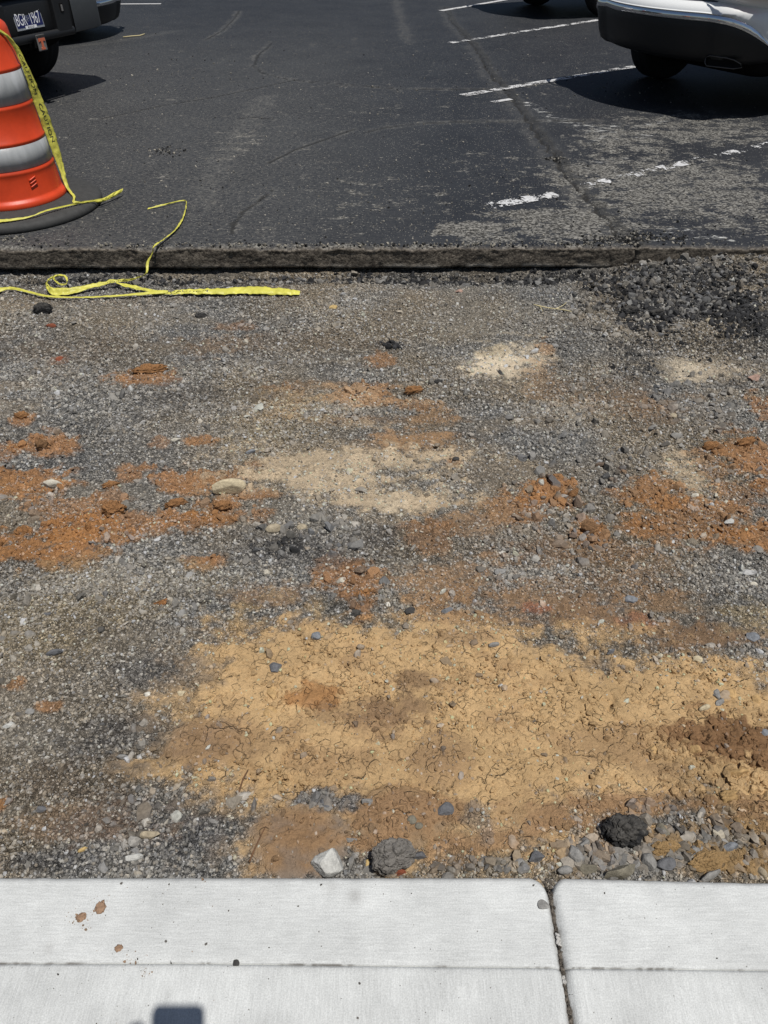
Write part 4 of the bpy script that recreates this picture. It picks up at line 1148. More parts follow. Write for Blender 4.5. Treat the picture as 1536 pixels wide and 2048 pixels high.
R(1130, 1742, 32, 22, 'round', 'grey', 'grey stone behind the open kerb joint')
R(1172, 1738, 44, 26, 'angular', 'olive', 'olive grey stone right of the open kerb joint')
R(1074, 1716, 34, 26, 'angular', 'slate', 'slate stone left of the open kerb joint')
R(1040, 1728, 26, 24, 'round', 'grey', 'rounded grey stone behind the kerb, left of the slate one')
R(1420, 1752, 44, 20, 'angular', 'grey', 'grey stone behind the far right of the kerb')
R(1523, 1746, 16, 30, 'round', 'beige', 'pale upright pebble at the far right behind the kerb', hgt=1.4)
R(1456, 1698, 46, 24, 'angular', 'blue', 'blue grey stone in golden soil at lower right')
R(1396, 1700, 30, 24, 'angular', 'grey', 'grey stone left of the blue grey one in golden soil')
R(1326, 1700, 62, 38, 'tar', 'gold', 'golden brown clod right of the largest black lump', 'clod', hgt=.5)
R(1418, 1728, 84, 50, 'tar', 'gold', 'large golden brown clod behind the right kerb', 'clod', hgt=.45)
R(1328, 1666, 26, 34, 'angular', 'olive', 'olive stone at the upper right of the largest black lump')
R(1272, 1644, 24, 26, 'angular', 'grey', 'grey stone resting on the top of the largest black lump')
R(364, 1387, 20, 16, 'angular', 'cream', 'cream pebble at the left tip of the tan crust')
R(294, 1388, 14, 14, 'angular', 'white', 'whitish pebble in dark gravel, left of the crust')
R(58, 1425, 20, 15, 'angular', 'grey', 'grey stone beside an orange spot at lower left')
R(18, 1452, 22, 14, 'angular', 'conc', 'light grey stone at the left edge, lower half')
R(82, 1619, 22, 16, 'angular', 'slate', 'slate stone at lower left in brown soil')
R(95, 1228, 15, 11, 'round', 'slate', 'small slate pebble at the left in olive gravel')
R(108, 1309, 30, 18, 'angular', 'slate', 'slate stone at the left in grey gravel')
R(300, 1671, 38, 20, 'flat', 'beige', 'flat beige stone in the dark gravel at lower left')
R(266, 1716, 34, 18, 'flat', 'conc', 'light chipped stone in dark gravel close to the kerb')
R(165, 1700, 20, 11, 'round', 'yellow', 'yellow pebble in gravel at lower left')
R(244, 1515, 22, 11, 'flat', 'grey', 'thin grey stone at the left point of the tan crust')
R(546, 1386, 20, 32, 'flat', 'tan', 'pale tan plate of dried soil, upper left in the crust', 'clod', hgt=.5, cat='clod')
R(540, 1424, 28, 26, 'round', 'tan', 'round tan lump below the pale tan plate', 'clod', hgt=.35, cat='clod')
R(737, 1727, 14, 20, 'angular', 'yellow', 'yellow pebble between the concrete chunk and the boulder')
R(796, 1746, 38, 18, 'angular', 'red', 'red brick fragment in front of the rough boulder', 'brick_fragment', cat='brick')
R(514, 860, 15, 10, 'angular', 'cream', 'cream pebble above the middle tan bands')
R(350, 882, 20, 11, 'angular', 'pale', 'pale pebble on gravel beside an orange spot')
R(776, 1209, 10, 13, 'round', 'white', 'white pebble above the tan crust at centre')
R(500, 906, 20, 12, 'angular', 'blue', 'blue grey stone left of the middle tan bands')
R(1258, 626, 38, 18, 'tar', 'tar', 'black asphalt lump at the left of the black crumb heap', 'asphalt_lump', cat='asphalt')
R(1312, 632, 34, 14, 'tar', 'tar', 'flatter black asphalt lump on the black crumb heap', 'asphalt_lump', cat='asphalt')
R(403, 635, 26, 14, 'tar', 'dark', 'dark flat crumb in gravel under the long yellow tape', 'asphalt_lump', cat='asphalt')
R(1418, 643, 18, 13, 'round', 'beige', 'round beige pebble on the black crumb heap')
R(667, 617, 15, 10, 'flat', 'yellow', 'yellowish chip below the end of the long tape')
R(918, 584, 14, 11, 'angular', 'pink', 'orange pink chip at the foot of the cut edge')
R(102, 654, 18, 10, 'angular', 'red', 'reddish chip below the round black lump')
R(120, 720, 18, 13, 'angular', 'red', 'dull red pebble on gravel at the left')
R(1455, 1049, 20, 16, 'angular', 'conc', 'pale stone on orange clay at the right')
R(1505, 1170, 20, 15, 'round', 'pale', 'pale pebble at the right edge above the olive gravel')
R(875, 766, 22, 14, 'tar', 'dark', 'dark crumb right of the orange clod', 'asphalt_lump', cat='asphalt')
R(912, 918, 14, 12, 'round', 'dark', 'dark round pebble right of the orange streaks')
R(300, 742, 70, 22, 'clod', 'clay', 'long orange clod on gravel at upper left', 'clod', hgt=.22)
R(1420, 900, 40, 26, 'clod', 'clay', 'orange clod left in the clay at the right edge', 'clod', hgt=.55)
R(1490, 890, 44, 26, 'clod', 'clay', 'orange clod right in the clay at the right edge', 'clod', hgt=.5)
# on the kerb
R(1087, 1811, 20, 20, 'flat', 'grey', 'dark grey chip on the kerb beside the open joint', base=WALK, hgt=.35)
R(472, 1927, 12, 14, 'flat', 'dark', 'dark chip lying on the groove between kerb and walk', base=WALK - .001, hgt=.4)
for (a, b, w, h, lab) in [(162, 1834, 22, 18, 'darkest brown smear of mud on the left kerb'), (200, 1815, 23, 26, 'largest tan smear of mud on the left kerb'), (237, 1896, 17, 14, 'round tan mud spot on the kerb above the groove'),
                          (291, 1911, 14, 7, 'small flat mud spot beside the groove'), (304, 1938, 10, 8, 'small brown mud spot just below the groove'), (187, 1963, 8, 7, 'smallest mud spot, alone on the walk')]:
    o = R(a, b, w, h, 'clod', 'tan', lab, 'mud_spot', base=WALK, hgt=.07, cat='mud')
    o.data.materials.clear(); o.data.materials.append(M['mud'])

# ------------------------------------------------------------------ twigs, leaf
def tube(name, pts, r, mat_, sides=7, parent=None, r1=None):
    pts = [Vector(p) for p in pts]; n = len(pts); P = np.zeros((n + 2, sides, 3))
    for i in range(n):
        t = (pts[min(i + 1, n - 1)] - pts[max(i - 1, 0)]).normalized()
        a = t.cross(Vector((0, 0, 1)))
        if a.length < 1e-4: a = Vector((1, 0, 0))
        a.normalize(); b = a.cross(t)
        rr = r + ((r1 if r1 is not None else r) - r) * i / max(1, n - 1)
        for k in range(sides):
            w = 2 * math.pi * k / sides
            P[i + 1, k] = pts[i] + a * (math.cos(w) * rr) + b * (math.sin(w) * rr)
    P[0] = pts[0]; P[-1] = pts[-1]
    return new_obj(name, mesh_grid(name, P, wrap=True), mat_, parent)

def on_bed(px, py, dz=0.0):
    p = at(px, py, 0.0)
    for _ in range(2):
        z = float(ground(np.array([p.x]), np.array([p.y]), full=False)[0][0]); p = at(px, py, z)
    return Vector((p.x, p.y, z + dz))
def curve_pts(pts, n):
    """Catmull-Rom through pts, n points evenly by index"""
    pts = [Vector(p) for p in pts]
    Q = [pts[0] * 2 - pts[1]] + pts + [pts[-1] * 2 - pts[-2]]
    out = []
    for i in range(n):
        s = i / (n - 1) * (len(pts) - 1); k = min(int(s), len(pts) - 2); t = s - k
        a, b, c, d = Q[k:k + 4]
        out.append(.5 * ((2 * b) + (c - a) * t + (2 * a - 5 * b + 4 * c - d) * t * t + (3 * b - a - 3 * c + d) * t ** 3))
    return out
o = tube('twig', curve_pts([on_bed(478, 1588, .004), on_bed(487, 1562, .008), on_bed(497, 1542, .006)], 9), .0022, M['wood'], r1=.0012)
tag(o, 'short brown twig on the left part of the tan crust', 'twig')
o = tube('twig', curve_pts([on_bed(499, 1726, .004), on_bed(513, 1695, .008), on_bed(532, 1655, .006)], 9), .0022, M['wood'], r1=.001)
tag(o, 'thin brown twig at the edge of the dark gravel near the kerb', 'twig')
def straw():
    t = empty('straw_sprig', on_bed(1100, 622))
    tag(t, 'dry straw coloured sprig on grey gravel below the cut edge', 'sprig')
    def loc(a, b, dz): return on_bed(a, b, dz) - Vector(t.location)
    tube('stem', curve_pts([loc(1066, 617, .02), loc(1095, 622, .016), loc(1125, 625, .014), loc(1142, 628, .012)], 10), .0028, M['straw'], parent=t, r1=.0018)
    tube('branch', curve_pts([loc(1110, 624, .016), loc(1125, 617, .016), loc(1137, 605, .013)], 7), .0018, M['straw'], parent=t, r1=.0012)
    tube('branch', curve_pts([loc(1078, 619, .017), loc(1085, 628, .014)], 5), .0018, M['straw'], parent=t, r1=.0012)
straw()
def leaf():
    c = on_bed(325, 1208, .006); u = px_m(325, 1208)
    out = [(-17, 3), (-10, 1), (-7, -4), (-2, -1), (2, -5), (8, -7), (15, -5), (17, -2), (10, 0), (8, 4), (1, 4), (-4, 6), (-9, 4)]
    bm = bmesh.new(); vs = []
    for (a, b) in out:
        vs.append(bm.verts.new((a * u, -b * u * 1.3, .006 * math.sin(a * .3) + .004 * math.cos(b * .7))))
    mid = bm.verts.new((0, 0, .010))
    for i in range(len(vs)): bm.faces.new((mid, vs[(i + 1) % len(vs)], vs[i]))
    g = bmesh.ops.solidify(bm, geom=bm.faces[:], thickness=.0008)
    me = bpy.data.meshes.new('leaf'); bm.to_mesh(me); bm.free()
    o = new_obj('dead_leaf', me, M['leaf']); o.location = c
    tag(o, 'curled light brown dead leaf on gravel left of the tan crust', 'leaf')
leaf()
o = tube('twig', [at(360, 68, LOT + .008), at(378, 66, LOT + .012), at(392, 65, LOT + .01), at(400, 62, LOT + .01)], .006, M['straw'])
o.location = at(266, 72, LOT) - at(378, 66, LOT); tag(o, 'pale bent strip of litter on the asphalt right of the truck shadow', 'litter')

# ------------------------------------------------------------------ yellow tape
def text_mesh(body, size, spacing=1.0):
    cu = bpy.data.curves.new('text', 'FONT'); cu.body = body; cu.size = size; cu.resolution_u = 3; cu.space_character = spacing
    o = bpy.data.objects.new('text', cu); COL.objects.link(o)
    dg = bpy.context.evaluated_depsgraph_get(); dg.update()
    me = bpy.data.meshes.new_from_object(o.evaluated_get(dg))
    bpy.data.objects.remove(o); bpy.data.curves.remove(cu)
    return me

def ribbon(name, pts, wid, cross, label, text=None, seed=0, parent=None, n=None, fold=.25, thick=.0009, tsize=.055, tstart=.0, origin=None, crumple=.004):
    """a strip along pts; cross = list of direction vectors across it; wid = list of widths"""
    pts = [Vector(p) for p in pts]
    n = n or 16 * (len(pts) - 1)
    C = np.array([p[:] for p in curve_pts(pts, n)])
    cr = np.array([Vector(c)[:] for c in curve_pts([Vector(c) for c in cross], n)]) if len(cross) > 1 else np.repeat(np.array([cross[0]], float), n, 0)
    cr /= np.linalg.norm(cr, axis=1)[:, None]
    wd = np.interp(np.linspace(0, 1, n), np.linspace(0, 1, len(wid)), wid)
    m = 7
    v = np.linspace(-.5, .5, m)
    T = np.gradient(C, axis=0); T /= np.linalg.norm(T, axis=1)[:, None] + 1e-9
    nr = np.cross(T, cr); nr /= np.linalg.norm(nr, axis=1)[:, None] + 1e-9
    s = np.concatenate([[0], np.cumsum(np.linalg.norm(np.diff(C, axis=0), axis=1))])
    S, V = np.meshgrid(s, v, indexing='ij')
    wr = crumple * fbm(S * 22 + seed, V * 2.0 + seed, seed, 3) + crumple * .6 * perlin(S * 60, V * 4 + seed, seed + 1)
    wr += fold * wd[:, None] * (.5 - np.abs(V)) * (.5 + perlin(S * 7 + seed, V * 0, seed + 3))
    P = C[:, None] + cr[:, None] * (V * wd[:, None])[..., None] + nr[:, None] * wr[..., None]
    org = Vector(origin) if origin is not None else Vector(C[0])
    def build(Pq, nm):
        a = Pq + np.repeat(nr[:, None], m, 1) * thick / 2; b = Pq - np.repeat(nr[:, None], m, 1) * thick / 2
        ring = np.concatenate([a, b[:, ::-1]], 1) - np.array(org[:])
        return mesh_grid(nm, ring, wrap=True)
    o = new_obj(name, build(P, name), M['yellow'], parent)
    if parent is None: o.location = org
    if label: tag(o, label, 'tape')
    word_at = tstart
    for word in (text.split() if text else []):
        tm = text_mesh(word, tsize, 1.05)
        k = len(tm.vertices); co = np.zeros(k * 3); tm.vertices.foreach_get('co', co); co = co.reshape(-1, 3)
        bmt = bmesh.new(); bmt.from_mesh(tm)
        for _ in range(2):
            bmesh.ops.subdivide_edges(bmt, edges=[e for e in bmt.edges if e.calc_length() > tsize * .18], cuts=2, use_grid_fill=False)
            bmesh.ops.triangulate(bmt, faces=bmt.faces[:])
        for sgn in (1, -1):
            b2 = bmt.copy()
            for q in b2.verts:
                u = q.co.x + word_at; w = (q.co.y - tsize * .36) / .076
                f = np.interp(u, s, np.arange(n)); i0 = min(int(f), n - 2); fr = f - i0
                jv = np.clip((w + .5) * (m - 1), 0, m - 1.001); j0 = int(jv); fj = jv - j0
                pp = (P[i0, j0] * (1 - fr) + P[i0 + 1, j0] * fr) * (1 - fj) + (P[i0, j0 + 1] * (1 - fr) + P[i0 + 1, j0 + 1] * fr) * fj
                nn = nr[i0] * (1 - fr) + nr[i0 + 1] * fr
                q.co = Vector(pp + nn * sgn * (thick / 2 + .0012)) - org
            me = bpy.data.meshes.new('lettering'); b2.to_mesh(me); b2.free()
            l = new_obj('lettering', me, M['ink'], o)
            if sgn == -1: break
        bmt.free()
        word_at += len(word) * tsize * .72 + tsize * .6
    return o

def bedp(a, b, dz=.012): return on_bed(a, b, dz)
def lotp(a, b, dz=.006): return at(a, b, LOT + dz)
DEPTH = Vector((0, 1, 0)); SIDE = Vector((1, 0, 0)); UPV = Vector((0, 0, 1))
# fallen piece draped from the asphalt over the cut
ribbon('barrier_tape', [lotp(296, 417), lotp(330, 409, .012), lotp(368, 401, .010), lotp(372, 412, .02), lotp(366, 435, .012), lotp(352, 458, .010), lotp(330, 477, .014), lotp(308, 493, .012),
        Vector((at(300, 508, LOT - .01).x, EDGE_Y - .024, LOT - .02)), Vector((at(296, 530, .05).x, EDGE_Y - .034, .062)), Vector((at(292, 550, .02).x, EDGE_Y - .07, .026)), bedp(286, 560, .018)],
       [.016, .01, .007, .009, .008, .018, .017, .014, .01, .009, .015, .009, .008], [Vector((.3, .9, .3)), Vector((.2, .5, .8)), Vector((.9, .2, .4)), Vector((.7, -.5, .4)), Vector((.7, -.6, .3)), SIDE, SIDE],
       'thin twisted strand of yellow tape hanging from the asphalt over the cut edge', seed=3, n=150, fold=.5, crumple=.003)
# long flat piece on the gravel with a fold
ribbon('barrier_tape', [bedp(236, 577, .03), bedp(258, 581, .024), bedp(300, 588, .018), bedp(335, 593, .016), bedp(370, 591, .02), bedp(430, 590, .018), bedp(500, 588, .02), bedp(560, 590, .018), bedp(600, 592, .016)],
       [.01, .022, .02, .018, .03, .04, .052, .048, .026], [Vector((.1, .9, .3))], 'widest flat strip of yellow barrier tape lying straight on the gravel', text='CAUTION', seed=5, n=150, fold=.3, tsize=.040, tstart=.30, crumple=.006)
ribbon('barrier_tape', [bedp(284, 561, .022), bedp(262, 568, .022), bedp(235, 575, .034), bedp(190, 582, .028), bedp(150, 590, .024), bedp(115, 594, .026), bedp(101, 590, .034), bedp(100, 580, .045), bedp(118, 571, .05), bedp(136, 572, .05), bedp(138, 580, .035), bedp(122, 580, .03), bedp(112, 573, .045)],
       [.01, .014, .02, .03, .04, .042, .03, .02, .014, .01, .009, .01, .008], [Vector((.1, .9, .4)), Vector((.1, .9, .4)), Vector((0, .8, .6)), Vector((.5, .6, .6)), Vector((.3, .5, .8))],
       'yellow tape on the gravel with a loop curled at its left end', seed=9, n=190, fold=.4, crumple=.006, text='CAUTION', tsize=.026, tstart=.10)
ribbon('barrier_tape', [bedp(-60, 590, .018), bedp(0, 587, .018), bedp(25, 584, .02), bedp(60, 590, .016), bedp(100, 599, .016), bedp(170, 600, .014), bedp(250, 596, .014), bedp(320, 592, .02), bedp(338, 593, .024)],
       [.03, .034, .018, .014, .012, .008, .014, .026, .016], [Vector((.1, .9, .3))], 'narrow twisted strip of yellow tape running to the left edge over the gravel', seed=13, n=170, fold=.5, crumple=.0025)

# ------------------------------------------------------------------ traffic drum
DX, DY = -2.10, 4.28
def lathe(name, prof, mat_, parent=None, n=72, smooth=True):
    """profile of (radius, z) turned round the z axis"""
    a = np.linspace(0, 2 * np.pi, n, endpoint=False)
    P = np.zeros((len(prof), n, 3))
    for i, (r, z) in enumerate(prof):
        P[i, :, 0] = r * np.cos(a); P[i, :, 1] = r * np.sin(a); P[i, :, 2] = z
    return new_obj(name, mesh_grid(name, P, wrap=True, smooth=smooth), mat_, parent)

def drum():
    t = empty('traffic_drum', (DX, DY, LOT))
    tag(t, 'orange and grey banded traffic drum on a wide black rubber base', 'traffic drum')
    # cut from a tyre's side wall: sloping ring with fine ribs
    n = 300; a = np.linspace(0, 2 * np.pi, n, endpoint=False)
    prof = [(.20, .004), (.468, .002), (.474, .010), (.472, .030), (.462, .040), (.45, .046), (.40, .056), (.34, .062), (.30, .064), (.26, .064), (.20, .06)]
    P = np.zeros((len(prof), n, 3))
    for i, (r, z) in enumerate(prof):
        rr = r + .0 * a
        zz = z + (.0042 * ((np.arange(n) % 2)) if .28 < r < .45 and z > .045 else 0)
        P[i, :, 0] = rr * np.cos(a); P[i, :, 1] = rr * np.sin(a); P[i, :, 2] = zz
    new_obj('rubber_base', mesh_grid('rubber_base', P, wrap=True), M['rubber'], t)
    zs = [(.0, .0)]
    body = [(.19, .060), (.292, .060), (.297, .068), (.296, .085), (.288, .097), (.277, .103), (.274, .112), (.268, .20), (.2665, .222), (.2685, .227), (.2685, .237), (.2615, .243),
            (.256, .36), (.2595, .366), (.2595, .375), (.253, .380), (.244, .515), (.2462, .521), (.2462, .530), (.240, .536), (.2335, .68), (.2365, .686), (.2365, .695), (.230, .70), (.224, .80), (.219, .85),
            (.213, .868), (.200, .880), (.18, .885), (.12, .886), (.06, .886), (.001, .886)]
    b = lathe('body', body, M['orange'], t, 96)
    # reflective bands sit in the recesses, a hair proud
    for (r0, z0, r1, z1) in [(.2615, .246, .256, .357), (.240, .539, .2337, .677)]:
        lathe('reflective_band', [(r0 - .002, z0), (r0 + .0012, z0 + .001), (r1 + .0012, z1 - .001), (r1 - .002, z1)], M['reflective'], t, 96)
    # handle on top
    hp = [Vector((.09 * math.cos(w), 0, .886 + .085 * math.sin(w))) for w in np.linspace(0, math.pi, 15)]
    tube('handle', [Vector((p.x, 0, p.z)) for p in hp], .017, M['orange'], 10, t)
    # three moulded ribs low on the right
    for k in range(3):
        w0 = math.radians(-38); zz = .165 + .017 * k
        pts = [Vector((.2735 * math.cos(w0 + q), .2735 * math.sin(w0 + q), zz + .012 * q / .12)) for q in np.linspace(-.075, .075, 6)]
        tube('moulded_rib', pts, .0042, M['orange'], 6, t)
    # remains of white lettering low on the body
    tm = text_mesh('e', .05)
    for v in tm.vertices:
        w = math.radians(-84) + (v.co.x - .030) / .275; zz = .125 + v.co.y
        v.co = ((.2765) * math.cos(w), .2765 * math.sin(w), zz)
    new_obj('lettering', tm, M['platewhite'], t)
    # tape knotted round the drum
    def dp(ang, z, r, ): return Vector((DX + r * math.cos(ang), DY + r * math.sin(ang), LOT + z))
    q = lambda d: math.radians(d)
    def rad(z): return float(np.interp(z, [.06, .1, .23, .38, .53, .69, .87], [.297, .28, .27, .258, .247, .238, .214]))
    P1 = [dp(q(-90), .892, .20), dp(q(-55), .892, .208), dp(q(-30), .882, .224), dp(q(2), .80, rad(.8) + .012), dp(q(12), .66, rad(.66) + .018), dp(q(18), .5, rad(.5) + .022), dp(q(20), .36, rad(.36) + .024), dp(q(18), .22, rad(.22) + .022), dp(q(8), .10, .306),
          dp(q(-8), .071, .37), dp(q(-20), .070, .43), Vector(lotp(200, 401, .03)), Vector(lotp(222, 392, .03)), Vector(lotp(245, 380, .035))]
    C1 = [Vector((.3, .9, 0)), Vector((.3, .9, .2)), Vector((.3, .9, .2)), Vector((.45, .88, 0)), Vector((.5, .85, 0)), Vector((.5, .85, 0)), Vector((.5, .85, 0)), Vector((.5, .85, 0)), Vector((.4, .8, .2)), Vector((.2, .8, .5)), Vector((.2, .9, .4)), Vector((.1, .9, .4))]
    ribbon('barrier_tape', P1, [.022, .022, .022, .022, .036, .056, .066, .056, .032, .016, .02, .014, .03, .05, .03], C1, 'yellow barrier tape lettered in black running down the right side of the drum', text='CAUTION CAUTION', seed=21, n=220, fold=.35, tsize=.042, tstart=.44, crumple=.005)
    P2 = [Vector(lotp(243, 384, .03)), Vector(lotp(215, 398, .035)), Vector(lotp(190, 400, .05)), dp(q(-42), .072, .415), dp(q(-58), .062, .425), dp(q(-75), .062, .43), dp(q(-92), .064, .425), dp(q(-112), .064, .425)]
    ribbon('barrier_tape', P2, [.02, .014, .01, .016, .014, .022, .018, .02], [Vector((.3, .8, .4)), Vector((.2, .9, .3))], 'thin yellow tape lying along the front rim of the black drum base', seed=27, n=150, fold=.5, crumple=.0025)
    P3 = [dp(q(-100), .42, .29), dp(q(-95), .36, .282), dp(q(-90), .26, .288), dp(q(-87), .19, .30), dp(q(-86), .12, .33), dp(q(-89), .085, .36), dp(q(-95), .075, .37)]
    ribbon('barrier_tape', P3, [.03, .016, .02, .034, .03, .034, .03], [Vector((.9, -.3, .2)), Vector((.8, .3, .2)), Vector((.9, -.3, .2))], 'loose twisted end of yellow tape hanging down the front of the drum', seed=33, n=110, fold=.4, crumple=.004, text='CAUTION', tsize=.03, tstart=.12)
drum()
# ------------------------------------------------------------------ vehicles (local x to the right, y forward, origin on the ground at the middle of the tail)
def plan(W, rx, ry, bul, y1, n=14):
    pts = [(-W, y1), (-W, y1 * .6 + .4 * (bul + ry))]
    for t in np.linspace(0, np.pi / 2, n): pts.append((-W + rx - rx * np.cos(t), bul + ry - ry * np.sin(t)))
    for x in np.linspace(-(W - rx), W - rx, 27)[1:-1]: pts.append((x, bul * (x / (W - rx)) ** 2))
    for t in np.linspace(np.pi / 2, 0, n): pts.append((W - rx + rx * np.cos(t), bul + ry - ry * np.sin(t)))
    pts += [(W, y1 * .6 + .4 * (bul + ry)), (W, y1)]
    pts = np.array(pts)
    T = np.gradient(pts, axis=0); T /= np.linalg.norm(T, axis=1)[:, None]
    return pts, np.stack([T[:, 1], -T[:, 0]], 1)      # outward = right of travel, i.e. away from the car

def sweep(name, path, fn, m, parent, sel=None, smooth=True):
    pts, nr = path
    nr = nr.copy()
    # outward must point away from the middle of the car
    c = np.array((0, 1.2)); flip = ((pts - c) * nr).sum(1) < 0; nr[flip] *= -1
    rows = []
    for i in range(len(pts)):
        if sel is not None and not sel(pts[i]): continue
        rows.append([(pts[i, 0] + nr[i, 0] * o, pts[i, 1] + nr[i, 1] * o, z) for o, z in fn(pts[i])])
    P = np.array(rows).transpose(1, 0, 2)
    return new_obj(name, mesh_grid(name, P, smooth=smooth), m, parent)

def outline(w, yr, yf, r, n=24):
    """rounded rectangle, counter-clockwise, n points to a corner"""
    out = []
    for cx, cy, a0 in ((w - r, yr + r, -90), (w - r, yf - r, 0), (-w + r, yf - r, 90), (-w + r, yr + r, 180)):
        for k in range(n):
            a = math.radians(a0 + 90 * k / (n - 1)); out.append((cx + r * math.cos(a), cy + r * math.sin(a)))
    return np.array(out)

def shell(name, levels, m, parent, cap=True, n=16):
    rows = []
    for (z, w, yr, yf, r) in levels:
        o = outline(w, yr, yf, r, n); rows.append(np.c_[o, np.full(len(o), z)])
    if cap:
        a = rows[0].copy(); a[:, :2] = a[:, :2].mean(0); b = rows[-1].copy(); b[:, :2] = b[:, :2] * .02 + .98 * b[:, :2].mean(0)
        rows = [a] + rows + [b]
    o = new_obj(name, mesh_grid(name, np.array(rows), wrap=True), m, parent)
    return o

def box(name, x0, x1, y0, y1, z0, z1, m, parent, bev=.006, seg=2):
    bm = bmesh.new(); bmesh.ops.create_cube(bm, size=1)
    for v in bm.verts: v.co = Vector(((x0 + x1) / 2 + v.co.x * (x1 - x0), (y0 + y1) / 2 + v.co.y * (y1 - y0), (z0 + z1) / 2 + v.co.z * (z1 - z0)))
    if bev: bmesh.ops.bevel(bm, geom=bm.edges[:], offset=bev, segments=seg, affect='EDGES', profile=.6)
    me = bpy.data.meshes.new(name); bm.to_mesh(me); bm.free()
    return new_obj(name, me, m, parent, smooth=False)

def xlathe(prof, n=64):
    """profile of (radius, x) turned round the x axis"""
    a = np.linspace(0, 2 * np.pi, n, endpoint=False)
    P = np.zeros((len(prof), n, 3))
    for i, (r, x) in enumerate(prof): P[i, :, 0] = x; P[i, :, 1] = r * np.cos(a); P[i, :, 2] = r * np.sin(a)
    return P

def wheel(parent, x, y, R, wd, side):
    """tyre with a rim; side +1 right, -1 left"""
    h = wd / 2
    t = new_obj('wheel', mesh_grid('wheel', xlathe([(R * .58, -h * .8), (R * .74, -h), (R * .90, -h * .98), (R * .975, -h * .86), (R, -h * .66), (R * .994, -h * .25), (R * .994, -h * .18), (R * 1.0, -h * .15), (R * 1.0, h * .15), (R * .994, h * .18), (R * .994, h * .25), (R, h * .66), (R * .975, h * .86), (R * .90, h * .98), (R * .74, h), (R * .58, h * .8)]), wrap=True), M['tyre'], parent)
    t.location = (x, y, R)
    s = side
    prof = [(R * .60, s * h * .7), (R * .6, s * h * .86), (R * .56, s * h * .88), (R * .53, s * h * .6), (R * .50, s * h * .3), (R * .2, s * h * .3), (.001, s * h * .3)]
    rim = new_obj('rim', mesh_grid('rim', xlathe(prof), wrap=True), M['rim'], t)
    for k in range(5):
        w = 2 * math.pi * k / 5 + .3
        P = np.zeros((2, 6, 3))
        d = np.array((math.cos(w), math.sin(w))); q = np.array((-d[1], d[0]))
        cross_ = [(-.035, .34), (-.03, .62), (.0, .72), (.03, .62), (.035, .34), (0, .3)]
        for j, rr in enumerate((R * .06, R * .57)):
            for k2, (o_, x_) in enumerate(cross_):
                yz = d * rr + q * o_ * (1.3 - .5 * j); P[j, k2] = (s * h * x_, yz[0], yz[1])
        new_obj('spoke', mesh_grid('spoke', P, wrap=True), M['rim'], t)
    return t

def place(name, x, y, hd, label, cat, group=None):
    t = empty(name, (x, y, LOT), hd - math.pi / 2); tag(t, label, cat, group); return t

